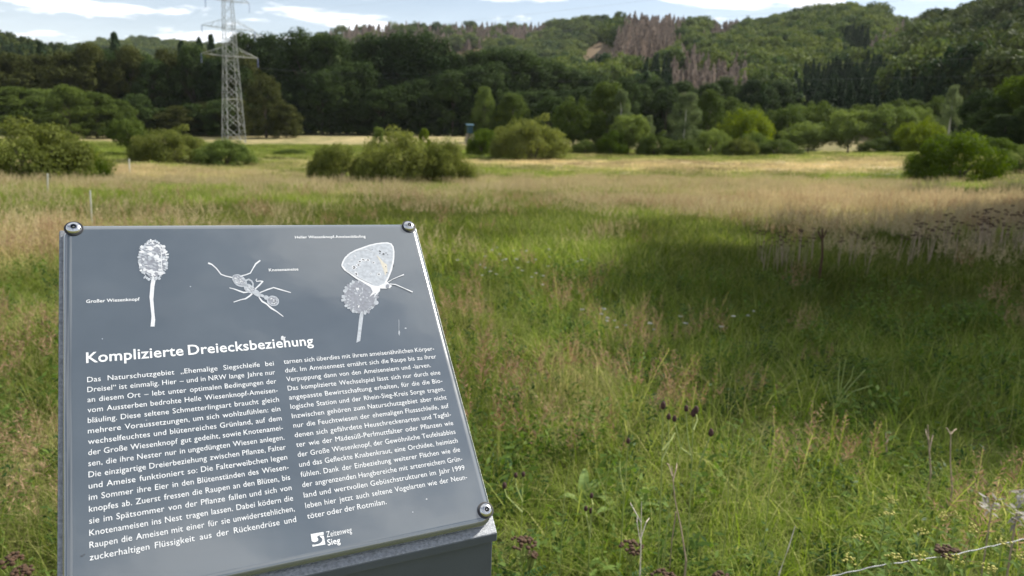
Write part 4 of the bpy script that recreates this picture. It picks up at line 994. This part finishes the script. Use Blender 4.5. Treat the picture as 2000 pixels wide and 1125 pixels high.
    ctr = np.array([640, 470]); inner = [(170, 480), (215, 375), (300, 290), (400, 232), (520, 190), (650, 142), (760, 115), (870, 102), (960, 98), (1015, 118), (1045, 165), (1060, 250), (1056, 350), (1040, 440), (1010, 560), (960, 690), (900, 800), (800, 850), (690, 830), (540, 755), (420, 690), (320, 615), (220, 545)]
    a.poly(T9(inner), Pa); a.up()
    a.poly(T9([(765, 300), (830, 420), (880, 540), (920, 660), (960, 600), (950, 470), (900, 440), (800, 330)]), Wm); a.up()
    for x, y, r1, r2, rt in [(535, 387, 26, 11, .4), (615, 392, 20, 11, .2), (472, 418, 20, 11, -.2), (448, 480, 20, 12, .2), (375, 512, 24, 10, .3), (368, 538, 18, 9, 0), (412, 637, 13, 24, -.5), (715, 437, 15, 10, .2), (808, 642, 18, 13, -.5), (665, 630, 11, 8, 0), (385, 327, 11, 8, 0), (318, 390, 11, 8, 0), (275, 462, 8, 8, 0)]:
        P = T9([(x, y)])[0]; a.blob(P[0], P[1], r1 * 1.9 * s9, r2 * 2.0 * s9, Wt, 12, .08, rt, R_); a.z += .00004; a.blob(P[0], P[1], r1 * s9, r2 * s9, Dk if r1 > 11 else Gr, 10, .1, rt, R_); a.z -= .00004
    a.up(); a.up()
    for x, y, r1, r2, rt in [(828, 240, 22, 10, .6), (890, 285, 20, 13, .2), (932, 268, 10, 8, 0), (928, 508, 9, 9, 0), (948, 612, 10, 9, 0), (1068, 488, 13, 9, 0), (825, 275, 12, 9, 0), (962, 300, 12, 6, 0), (690, 205, 8, 6, 0)]:
        P = T9([(x, y)])[0]; a.blob(P[0], P[1], r1 * s9, r2 * s9, Dk, 10, .25, rt, R_)
    a.stroke(T9([(950, 790), (1040, 735), (1140, 690), (1245, 648)]), [1.2, 1.2, 1.3, 2.2], Wt); a.stroke(T9([(1000, 812), (1100, 822), (1200, 865), (1300, 910), (1395, 952)]), [1.6, 1.8, 1.4, 1.6, 2.4], Wt)
    P = T9([(960, 850)])[0]; a.blob(P[0], P[1], 3.4, 4.2, Gr, 12, .1, 0, R_); a.stroke(T9([(240, 560), (420, 672), (560, 752), (690, 800)]), 1.0, Wt); a.stroke(T9([(250, 300), (420, 225), (600, 215), (700, 260)]), .8, Wt)
    a.done('butterfly_picture')
    # logo: white square crossed by a winding river
    a = Art(); s0 = 120 / 2000.0; T0 = lambda P: [(590 + x * s0, 1020 + y * s0) for x, y in P]
    a.poly(T0([(280, 390), (695, 318), (700, 408), (610, 420), (530, 440), (480, 475), (505, 520), (525, 555), (520, 590), (490, 620), (440, 645), (390, 648), (340, 635), (315, 615)]), Wt)
    a.poly(T0([(570, 455), (620, 435), (705, 440), (755, 722), (340, 798), (332, 735), (420, 735), (520, 715), (600, 675), (650, 620), (662, 570), (640, 520), (600, 490)]), Wt)
    a.done('logo_emblem').data.materials[0] = M['ink']
    # dried drips and a bird speck
    for cx, cy, rx, ry, m in [(779, 636, .6, 15, Pa), (779.5, 650, 1.6, 5, Pa), (792, 641, 1.8, 1.2, Pa), (553, 661, 4.5, 4.0, Wt), (181, 787, 1.4, 1.2, Dk), (160, 1086, 2.6, 1.4, Dk), (165, 1083, 1.6, 1.0, Dk), (200, 662, 1.1, 1.1, Pa), (372, 560, 1.3, 1.0, Pa), (833, 975, 1.6, 1.2, Wt), (806, 1000, 1.4, 1.2, Pa)]:
        a = Art(); a.blob(cx, cy, rx, ry, m, 11, .3, 0, R_); a.done('dirt_speck')
build_stele()

# ---------------------------------------------------------------- pylon, its wires, hunting stand, posts
def build_pylon():
    P = at(457, 279, 150); g = gz(P[0], P[1]); yaw = math.radians(39)
    root = empty('pylon', (P[0], P[1], g), yaw); tag(root, 'grey steel lattice electricity pylon standing in the meadow at left', 'pylon')
    zs = [0]
    while zs[-1] < 38: zs.append(zs[-1] + max(1.2, 3.0 - zs[-1] * .045))
    hw = lambda z: float(np.interp(z, [0, 17, 24, 34, 40, 43], [1.80, 1.08, .92, .60, .40, .05]))
    mb = MB(); cor = ((-1, -1), (1, -1), (1, 1), (-1, 1))
    for sx, sy in cor:
        for a, b in zip(zs[:-1], zs[1:]): mb.bar((sx * hw(a), sy * hw(a), a - (.3 if a == 0 else 0)), (sx * hw(b), sy * hw(b), b), .21 - .002 * a)
        mb.bar((sx * hw(zs[-1]), sy * hw(zs[-1]), zs[-1]), (0, 0, 43), .1)
    for i, (a, b) in enumerate(zip(zs[:-1], zs[1:])):
        for k in range(4):
            (x1, y1), (x2, y2) = cor[k], cor[(k + 1) % 4]; ha, hb = hw(a), hw(b)
            mb.bar((x1 * ha, y1 * ha, a), (x2 * hb, y2 * hb, b), .10); mb.bar((x2 * ha, y2 * ha, a), (x1 * hb, y1 * hb, b), .10)
            if i % 3 == 2: mb.bar((x1 * hb, y1 * hb, b), (x2 * hb, y2 * hb, b), .10)
    mb.build('lattice_mast', M['steel'], root)
    tips = []
    for py, half in ((110, 5.5), (56, 5.1), (2, 4.2)):
        z = at(452, py, 150)[2] - g; mb = MB(); h = hw(z)
        for s in (-1, 1):
            tip = np.array([s * half, 0, z + .1])
            for sy in (-1, 1):
                mb.bar((s * h, sy * h, z), tip, .13); mb.bar((s * h, sy * h, z + 1.7), tip, .11)
                for q in (.3, .6):
                    lo = np.array([s * h, sy * h, z]) * (1 - q) + tip * q; hi = np.array([s * h, sy * h, z + 1.7]) * (1 - q + .15) + tip * (q - .15); mb.bar(lo, hi, .07)
                    mb.bar(lo, np.array([s * h, -sy * h, z]) * (1 - q) + tip * q, .07)
            tips.append(tip)
        for k in range(4): mb.bar((cor[k][0] * h, cor[k][1] * h, z), (cor[(k + 1) % 4][0] * h, cor[(k + 1) % 4][1] * h, z), .12)
        arm = mb.build('cross_arm', M['steel'], root)
        for s in (-1, 1):
            m2 = MB(); t = np.array([s * half, 0, z + .1])
            pts = [t + [0, 0, -.15 * k] for k in range(13)]; m2.tube(pts, [.03 + .06 * (k % 2) for k in range(13)], 8); m2.build('insulator', M['insulator'], arm)
    c, s_ = math.cos(yaw), math.sin(yaw)
    for tip in tips + [np.array([0, 0, 44.8])]:
        w = np.array([P[0] + tip[0] * c - tip[1] * s_, P[1] + tip[0] * s_ + tip[1] * c, g + tip[2] - 1.8])
        mb = MB(); dirv = np.array([math.sin(yaw), -math.cos(yaw), 0])
        for q in (1, -1):
            pts = [w + dirv * q * 300 * k / 30 + np.array([0, 0, -4 * 6.5 * (k / 30) * (1 - k / 30)]) for k in range(31)]
            mb.tube(pts if q > 0 else pts[::-1], .0045, 4, False)
        wo = mb.build('power_line_wire', M['insulator_grey']); tag(wo, 'thin power line wire hanging from the pylon across the sky', 'power line', 'wires of the power line')
build_pylon()

def build_stand():
    P = at(917, 287, 120); g = gz(P[0], P[1]); root = empty('hunting_stand', (P[0], P[1], g), .3)
    tag(root, 'small raised hunting hide with teal cabin on pale legs before the dark forest', 'hunting hide')
    mb = MB(); mb.box((0, 0, 2.75), (.40, .40, .55)); mb.box((0, -.505, 2.95), (.36, .02, .12)); mb.build('cabin', M['teal'], root)
    mb = MB(); mb.add([(-.62, -.65, 3.39), (.62, -.65, 3.39), (.62, .65, 3.62), (-.62, .65, 3.62), (-.62, -.65, 3.45), (.62, -.65, 3.45), (.62, .65, 3.68), (-.62, .65, 3.68)], [(0, 3, 2, 1), (4, 5, 6, 7), (0, 1, 5, 4), (1, 2, 6, 5), (2, 3, 7, 6), (3, 0, 4, 7)]); mb.build('roof', M['teal'], root)
    for sx in (-1, 1):
        for sy in (-1, 1):
            mb = MB(); mb.tube([(sx * .62, sy * .62, -.2), (sx * .45, sy * .45, 2.14)], .07, 8); mb.build('leg', M['timber'], root)
    mb = MB()
    for sx in (-.2, .2): mb.bar((sx, -1.3, -.1), (sx, -.54, 2.1), .06)
    for k in range(7): t = k / 7 + .07; mb.bar((-.2, -1.3 + .76 * t, 2.2 * t - .1), (.2, -1.3 + .76 * t, 2.2 * t - .1), .05)
    mb.build('ladder', M['timber'], root)
build_stand()

for (px, pt, pb, lean, lab) in ((93, 343, 390, .10, 'thin white stake leaning before the leftmost willow bush'), (181, 379, 458, .03, 'thin white stake standing just above the top left corner of the stele'), (254, 312, 338, 0, 'faint pale stake in the meadow left of the dark bush')):
    G = ground_at(px, pb + 3); g = gz(G[0], G[1]); h = at(px, pt, G[1])[2] - g
    root = empty('meadow_stake', (G[0], G[1], g)); tag(root, lab, 'stake')
    mb = MB(); mb.tube([(0, 0, -.2), (lean * h * .5, 0, h * .5), (lean * h, 0, h)], [1.5 / 1420 * G[1] * q for q in (1, .95, .9)], 8); mb.build('shaft', M['post'], root)
    mb = MB(); mb.tube([(lean * h, 0, h - .01), (lean * h, 0, h + .05)], [1.65 / 1420 * G[1], 1.2 / 1420 * G[1]], 8); mb.build('cap', M['post'], root)

# ---------------------------------------------------------------- plants standing out in the near meadow
def leaf_blade(mb, p, d, ln, w, droop=.3, n=5):
    """a pointed leaf with a folded midrib"""
    d = np.asarray(d, float); d /= np.linalg.norm(d); s = np.cross(d, [0, 0, 1.0]); s /= np.linalg.norm(s) + 1e-9; u = np.cross(s, d)
    V = []
    for k in range(n + 1):
        t = k / n; c = np.asarray(p) + d * ln * t - np.array([0, 0, droop * ln * t * t]); ww = w * math.sin(math.pi * (.08 + .92 * t) ** .8) if k < n else 0
        V += [c - s * ww + u * ww * .3, c, c + s * ww + u * ww * .3]
    Fc = []
    for k in range(n): a = 3 * k; Fc += [(a, a + 1, a + 4, a + 3), (a + 1, a + 2, a + 5, a + 4)]
    mb.add(V, Fc)

def tinted(o, lo=0., hi=1., per=10):
    n = len(o.data.polygons); r = np.random.default_rng(n); face_attr(o.data, 'tint', np.repeat(r.uniform(lo, hi, n // per + 1), per)[:n]); return o

def button(mb, c, r_, nrm=(0, 0, 1), n=7):
    c = np.asarray(c); mb.tube([c - np.array([0, 0, r_ * .7]), c - np.array([0, 0, r_ * .2]), c + np.array([0, 0, r_ * .35]), c + np.array([0, 0, r_ * .55])], [r_ * .35, r_, r_ * .9, r_ * .3], n)

def tansy(px, py, D, wpx, label, lean=.04, group=None):
    H = at(px, py, D); r = random.Random(px); g = gz(H[0], H[1]); hx = r.uniform(-lean, lean); b = np.array([H[0] + hx, H[1] + r.uniform(0, lean), g]); w = wpx / F_PX * D / 2
    root = empty('withered_tansy', tuple(b)); tag(root, label, 'plant', group); top = H - b
    fork = top * .86
    mb = MB(); mb.tube([(0, 0, -.03), top * .4 + [.01, 0, 0], fork], [.0028, .0024, .0018], 6)
    hd = MB()
    for k in range(34):
        a = r.random() * 6.283; q = math.sqrt(r.random()) * w; e = top + np.array([math.cos(a) * q, math.sin(a) * q, -.22 * q * q / w + r.uniform(-.0035, .0035)])
        mb.tube([fork + (top - fork) * r.uniform(0, .4), (fork + e) / 2 + np.array([math.cos(a), math.sin(a), 0]) * q * .15, e], [.0013, .001, .0007], 4, False); button(hd, e, r.uniform(.0042, .0068))
    mb.build('stem', M['stem_green'], root); hd.build('flower_head', M['brown_head'], root, True)
    lf = MB()
    for k in range(9):
        t = .35 + .5 * k / 9; a = k * 2.4; p = top * t; d = np.array([math.cos(a), math.sin(a), .35]); ln = .085 * (1.15 - .5 * t)
        for j in range(7):
            q = p + d * ln * (j + 1) / 7; sd = np.array([-d[1], d[0], .1])
            for sg in (-1, 1): leaf_blade(lf, q, sd * sg + d * .6, ln * .34 * (1.1 - j / 8), .0035, .2, 3)
    tinted(lf.build('leaves', M['herb_dark'], root))
for px, py, D, w, lab in [(1021, 1056, 1.75, 56, 'withered tansy with a wide brown flower head right beside the stele'), (1236, 1064, 1.8, 52, 'withered tansy with brown head between the stele and the pale twig'), (1296, 1124, 1.62, 60, 'brown tansy head just showing at the bottom edge below the pale twig'), (1412, 1124, 1.62, 40, 'small brown tansy head at the bottom edge right of the pale twig'),
                          (1852, 1074, 1.72, 56, 'brown tansy head touching the fence wire'), (20, 1090, 1.7, 52, 'brown tansy head left of the stele, the higher one'), (44, 1113, 1.62, 46, 'brown tansy head left of the stele, the lower one'), (1038, 1082, 1.78, 22, 'small brown tansy head below the wide one beside the stele')]:
    tansy(px, py, D, w, lab)

def burnet(stems, D, label, root_px):
    G = at(root_px[0], root_px[1], D); g = gz(G[0], G[1]); b = np.array([G[0], G[1], g]); root = empty('great_burnet', tuple(b)); tag(root, label, 'plant')
    mb = MB()
    for path, hs in stems:
        pts = [at(x, y, D + .03 * i) - b for i, (x, y) in enumerate(path)]
        if path[0] == root_px: pts[0] = np.array([0, 0, -.02])
        mb.tube(pts, list(np.linspace(.0028, .0016, len(pts))), 5)
        if hs:
            e = pts[-1]; m2 = MB(); ln, r_ = hs
            m2.tube([e + np.array([0, 0, ln * (t - .15)]) for t in (0, .15, .4, .7, .92, 1)], [r_ * q for q in (.35, .8, 1, .9, .55, .15)], 9); m2.build('flower_head', M['burnet_head'], root, True)
    mb.build('stems', M['stem_green'], root)
    lf = MB(); r = random.Random(root_px[0])
    for k in range(10):
        a = r.random() * 6.28; leaf_blade(lf, (0, 0, .02 + .02 * k), (math.cos(a), math.sin(a), .8), r.uniform(.06, .12), .010, .5)
    tinted(lf.build('leaves', M['herb'], root))
H1 = (.026, .0080); H2 = (.021, .0068)
burnet([([(1352, 1075), (1350, 940), (1354, 812)], H1), ([(1351, 900), (1343, 850), (1340, 802)], H2), ([(1350, 890), (1330, 875), (1317, 822)], H2), ([(1351, 960), (1368, 900), (1388, 850)], H1), ([(1354, 840), (1362, 820), (1359, 806)], H1)], 2.0, 'tall burnet with the biggest cluster of dark oval heads in the near meadow', (1352, 1075))
burnet([([(1296, 1080), (1292, 930), (1295, 797)], H1), ([(1292, 900), (1306, 870), (1306, 818)], H2), ([(1293, 880), (1310, 860), (1318, 845)], None)], 2.05, 'slim burnet with one dark head left of the biggest cluster', (1296, 1080))
burnet([([(1214, 1060), (1220, 960), (1227, 865)], H2), ([(1218, 960), (1212, 930), (1210, 900)], None)], 2.2, 'slim burnet with a small head above the middle tansy', (1214, 1060))
burnet([([(1022, 1010), (1020, 960), (1022, 930)], H2), ([(1021, 980), (1008, 950), (1007, 932)], H2), ([(1020, 1000), (990, 970), (985, 953)], H1)], 2.3, 'short burnet with three dark heads close to the right of the plate corner', (1022, 1010))
burnet([([(1155, 1080), (1152, 1030), (1154, 1001)], H2), ([(1153, 1050), (1146, 1010), (1144, 997)], H2), ([(1153, 1040), (1158, 985), (1155, 972)], H2)], 2.2, 'short burnet with small heads between the two brown tansies', (1155, 1080))

def twig(label, paths, D, mat, cat='stalk', rad=(.0026, .0009), name='dry_stalk'):
    x0, y0 = paths[0][0]; G = at(x0, y0, D); g = gz(G[0], G[1]); b = np.array([G[0], G[1], g]); root = empty(name, tuple(b)); tag(root, label, cat)
    for i, path in enumerate(paths):
        pts = [at(x, y, D + .02 * j) - b for j, (x, y) in enumerate(path)]
        if i == 0: pts = [np.array([pts[0][0], pts[0][1], -.02])] + pts
        mb = MB(); mb.tube(pts, list(np.linspace(rad[0] * (1 if i == 0 else .6), rad[1], len(pts))), 6); mb.build('stem' if i == 0 else 'twig', mat, root)
    return root, b
twig('pale bare stalk with short side twigs at the bottom edge', [[(1250, 1120), (1252, 1060), (1253, 980)], [(1251, 1060), (1244, 1020), (1245, 1008)], [(1252, 1050), (1262, 1020), (1268, 1012)], [(1252, 1020), (1238, 995), (1231, 982)]], 1.75, M['pale_stem'], rad=(.0030, .0010))
twig('grey brown bent stalk forked at its tip', [[(1340, 1095), (1330, 1030), (1318, 975), (1312, 910)], [(1313, 930), (1306, 908), (1303, 905)], [(1314, 940), (1321, 915), (1322, 905)], [(1320, 1000), (1312, 1060), (1308, 1110)]], 1.8, M['dry_stem'], rad=(.0032, .0012))
twig('lone slender rust brown dock stalk right of centre', [[(1818, 925), (1815, 880), (1812, 830)], [(1815, 880), (1819, 862), (1822, 850)], [(1814, 860), (1809, 846), (1808, 838)]], 3.0, M['dry_stem'], rad=(.0055, .0022))
twig('thin dark stalk right of the rust brown dock stalk', [[(1860, 960), (1856, 900), (1857, 842)], [(1857, 850), (1851, 838), (1848, 836)], [(1857, 848), (1864, 840), (1868, 838)]], 2.8, M['dry_stem'], rad=(.004, .002))
twig('brown dock stalk low in the grass under the shade', [[(1732, 880), (1731, 862), (1730, 845)], [(1731, 865), (1736, 856), (1738, 852)]], 3.4, M['dry_stem'], rad=(.005, .003))
twig('pale straw stalk slanting at the lower right', [[(1522, 1120), (1540, 1070), (1553, 1028)]], 1.75, M['pale_stem'], rad=(.0028, .001))
twig('long yellow green stem bending beside the tall burnet', [[(1300, 1060), (1310, 970), (1325, 890), (1340, 845)], [(1315, 930), (1300, 880), (1290, 850)]], 2.15, M['stem_green'], rad=(.0024, .0010))
for i, (x, y0, y1) in enumerate([(1100, 1000, 900), (1180, 1020, 880), (1205, 990, 850), (1420, 1010, 830), (1440, 960, 850), (1385, 1080, 960), (1500, 990, 880)]):
    o, _ = twig('thin green grass culm rising above the near grass', [[(x, y0), (x + 4, (y0 + y1) / 2), (x + 14, y1)]], 2.2 + i % 3 * .2, M['stem_green'], 'grass culm', (.0018, .0007), 'grass_culm'); o['group'] = 'single tall grass culms'
# pale broom-like plant in the shade
twig('pale green wispy plant with a fan of thin stems standing in the shade', [[(1625, 835), (1640, 770), (1652, 700)], [(1630, 800), (1615, 770), (1602, 735)], [(1634, 790), (1655, 760), (1690, 722)], [(1636, 790), (1665, 765), (1705, 752)], [(1636, 780), (1638, 740), (1640, 705)], [(1640, 770), (1662, 740), (1668, 715)], [(1632, 800), (1622, 765), (1618, 745)]], 4.0, M['stem_green'], 'plant', (.006, .0025), 'wispy_plant')
twig('dark tall mullein stalk at the upper edge of the shade', [[(1606, 500), (1606, 475), (1606, 446)], [(1606, 470), (1600, 458), (1598, 452)], [(1606, 468), (1612, 456), (1614, 450)]], 8.0, M['brown_head'], 'plant', (.014, .010), 'mullein_stalk')

def white_plant(px, py, D, lab, seed):
    H = at(px, py, D); g = gz(H[0], H[1]); b = np.array([H[0], H[1], g]); root = empty('withered_plant', tuple(b)); tag(root, lab, 'plant'); r = random.Random(seed); top = H - b
    mb = MB(); mb.tube([(0, 0, -.02), top * .5 + [.01, 0, 0], top], [.003, .0024, .0015], 6); mb.build('stem', M['dry_stem'], root)
    lf = MB()
    for k in range(22):
        a = r.random() * 6.28; leaf_blade(lf, top + [r.uniform(-.015, .015), r.uniform(-.015, .015), r.uniform(-.035, .015)], (math.cos(a), math.sin(a), r.uniform(-.3, .9)), r.uniform(.016, .036), r.uniform(.003, .0065), r.uniform(-.5, .9))
    tinted(lf.build('leaves', M['white_leaf'], root))
white_plant(1938, 984, 2.0, 'plant with curled whitish leaves low at the right edge', 3)
white_plant(1992, 968, 2.05, 'plant with whitish withered leaves cut by the right edge, the higher one', 5)
white_plant(1985, 1002, 1.98, 'plant with greyish withered leaves cut by the right edge, the lower one', 8)

def herb_plant(px, py, D, lab, seed, group, bud=True):
    H = at(px, py, D); g = gz(H[0], H[1]); b = np.array([H[0], H[1], g]); root = empty('leafy_herb', tuple(b), 0); tag(root, lab, 'plant', group); r = random.Random(seed); top = (H - b) + [r.uniform(-.03, .03), r.uniform(-.03, .03), 0]
    mb = MB(); mb.tube([(0, 0, -.02), top * .5, top], [.003, .0025, .0015], 6); mb.build('stem', M['stem_green'], root)
    lf = MB(); n = 26
    for k in range(n):
        t = .25 + .75 * k / n; a = k * 2.4 + r.random(); leaf_blade(lf, top * t, (math.cos(a), math.sin(a), .25 + .5 * t), .062 * (1.15 - .55 * t) * r.uniform(.8, 1.2), .0095 * (1.15 - .4 * t), .35)
    tinted(lf.build('leaves', M['herb'], root))
    if bud:
        bd = MB()
        for k in range(16): a = r.random() * 6.28; q = r.random() * .022; button(bd, top + [math.cos(a) * q, math.sin(a) * q, r.uniform(-.004, .012)], r.uniform(.0025, .004), n=6)
        bd.build('flower_buds', M['bud'], root, True)
M['bud'] = mat_basic('yellow_green_bud', (0.32, 0.30, 0.06), 0.7, noise=(200, .4))
for i, (x, y, D) in enumerate([(1722, 1010, 1.9), (1762, 985, 2.1), (1790, 1050, 1.75), (1692, 1052, 1.85), (1838, 1000, 2.1), (1900, 1040, 1.9), (1955, 1070, 1.75), (1745, 1080, 1.7), (1820, 1105, 1.62), (1935, 1108, 1.6), (1990, 1088, 1.65), (1870, 1010, 2.2), (1668, 1100, 1.7), (1880, 1100, 1.65)]):
    herb_plant(x, y, D, 'leafy green herb with yellowish buds in the thicket at the lower right', i, 'leafy herbs at the lower right')

def dock(px, py, D, lab, seed):
    G = at(px, py, D); g = gz(G[0], G[1]); root = empty('broad_leaved_plant', (G[0], G[1], g)); tag(root, lab, 'plant'); r = random.Random(seed)
    for k in range(7):
        lf = MB(); a = r.random() * 6.28; leaf_blade(lf, (0, 0, .02), (math.cos(a), math.sin(a), 1.5), r.uniform(.20, .32), r.uniform(.016, .024), r.uniform(.5, .95), 7); tinted(lf.build('leaf', M['dock'], root), 0, 1, 20)
M['dock'] = leaf_mat('dock_leaf', (0.12, 0.19, 0.05), (0.24, 0.33, 0.11), .4, .4)
dock(1140, 935, 2.9, 'broad light green leaves in the grass above the short burnets', 1); dock(1215, 945, 2.8, 'broad pale leaves in the grass, middle one of the three', 2); dock(1268, 935, 2.9, 'arching broad leaves just left of the tall burnet', 3)

# brown tansy heads on the sunlit rise
def far_tansy_mesh(seed):
    r = random.Random(seed); st = MB(); hs = []
    for k in range(3):
        hd = MB()
        e = np.array([r.uniform(-.10, .10), r.uniform(-.10, .10), r.uniform(.62, .85)]); st.tube([(0, 0, -.03), e * .5 + [r.uniform(-.02, .02), 0, 0], e], [.005, .0045, .003], 5)
        for j in range(14): a = r.random() * 6.28; q = math.sqrt(r.random()) * .036; button(hd, e + [math.cos(a) * q, math.sin(a) * q, r.uniform(-.015, .01)], .0095, n=6)
        hs.append(hd.build('flower_head', M['brown_head'], None, True, False).data)
    return [st.build('stem', M['dry_stem'], None, False, False).data] + hs
FT = [far_tansy_mesh(i) for i in range(4)]
for i in range(64):
    r = random.Random(100 + i)
    if i < 46: px = 1745 + r.random() ** .7 * 265; py = 447 - (px - 1745) * .105 + r.uniform(-22, 20)
    elif i < 58: px = r.uniform(1475, 1560); py = 458 + r.uniform(-8, 8)
    else: px = r.uniform(1560, 1750); py = 455 + r.uniform(-12, 12)
    G = ground_at(px, py + 82); g = gz(G[0], G[1]); h = max(.35, at(px, py, G[1])[2] - g)
    root = empty('brown_tansy', (G[0], G[1], g), r.random() * 6.28); root.scale = (h / .8,) * 3
    lab = 'brown withered tansy in the band above the shade at the right' if i < 46 else 'brown withered tansy at the left tip of the shaded meadow' if i < 58 else 'brown withered tansy along the middle of the upper edge of the shade'
    tag(root, lab, 'plant', 'withered tansies on the meadow')
    for me, nm in zip(FT[i % 4], ('stem', 'flower_head', 'flower_head', 'flower_head')):
        c = bpy.data.objects.new(nm, me); COL.objects.link(c); c.parent = root

# small white umbels in the grass
def umbel_mesh(seed):
    r = random.Random(seed); st = MB(); fl = MB(); st.tube([(0, 0, -.02), (.01, 0, .2), (0, .01, .38)], [.0025, .002, .0015], 5)
    for j in range(16):
        a = r.random() * 6.28; q = math.sqrt(r.random()) * .024; e = np.array([math.cos(a) * q, math.sin(a) * q + .01, .40 - q * .2]); st.tube([(0, .01, .38), e], .0008, 3, False); button(fl, e, .0055, n=6)
    return st.build('stem', M['stem_green'], None, False, False).data, fl.build('flower_head', M['white_petal'], None, True, False).data
UM = [umbel_mesh(i) for i in range(3)]
for i in range(46):
    r = random.Random(300 + i)
    if i < 30: px = r.gauss(1010, 48); py = r.gauss(540, 17)
    else: px = r.uniform(1130, 1480); py = r.gauss(664, 10)
    G = ground_at(px, py + 34 if i < 30 else py + 44); g = gz(G[0], G[1])
    root = empty('white_umbel', (G[0], G[1], g), r.random() * 6.28); root.scale = (r.uniform(.45, .8),) * 2 + (r.uniform(.6, 1.0),)
    tag(root, 'small white flower head in the patch right of the plate' if i < 30 else 'small white flower head scattered along the shaded lower slope', 'flower', 'small white flower heads in the grass')
    for me, nm in zip(UM[i % 3], ('stem', 'flower_head')):
        c = bpy.data.objects.new(nm, me); COL.objects.link(c); c.parent = root

# fence wire crossing the lower right corner
mb = MB(); pts = []
for px, py, D in [(1560, 1140, 1.62), (1640, 1122, 1.66), (1720, 1104, 1.70), (1800, 1093, 1.74), (1870, 1082, 1.78), (1940, 1066, 1.82), (2005, 1052, 1.86), (2200, 1000, 1.98)]: pts.append(at(px, py, D))
pts = [pts[0] + np.array([-.30, -.03, -.10])] + pts
pp = []
for i in range(len(pts) - 1):
    for k in range(6): pp.append(pts[i] * (1 - k / 6) + pts[i + 1] * k / 6 + np.array([0, 0, .0015 * math.sin(i * 6 + k * 1.9)]))
mb.tube(pp, .0015, 6); o = mb.build('fence_wire', M['wire'], None, True); tag(o, 'slack pale fence wire crossing the lower right corner', 'fence wire')

# ---------------------------------------------------------------- the faint summer haze of the valley
mb = MB(); mb.box((0, 0, 125), (1600, 1600, 134)); hz_m = bpy.data.materials.new('haze'); hz_m.use_nodes = True; nt = hz_m.node_tree; nt.nodes.clear()
out = N(nt, 'ShaderNodeOutputMaterial'); pv = N(nt, 'ShaderNodeVolumePrincipled'); pv.inputs['Color'].default_value = (.88, .93, 1, 1); pv.inputs['Density'].default_value = HAZE; pv.inputs['Anisotropy'].default_value = .2
L(nt, pv, 0, out, 'Volume'); hz = mb.build('haze', hz_m); tag(hz, kind='stuff'); tag(hz, 'faint summer haze lying in the valley', 'haze')
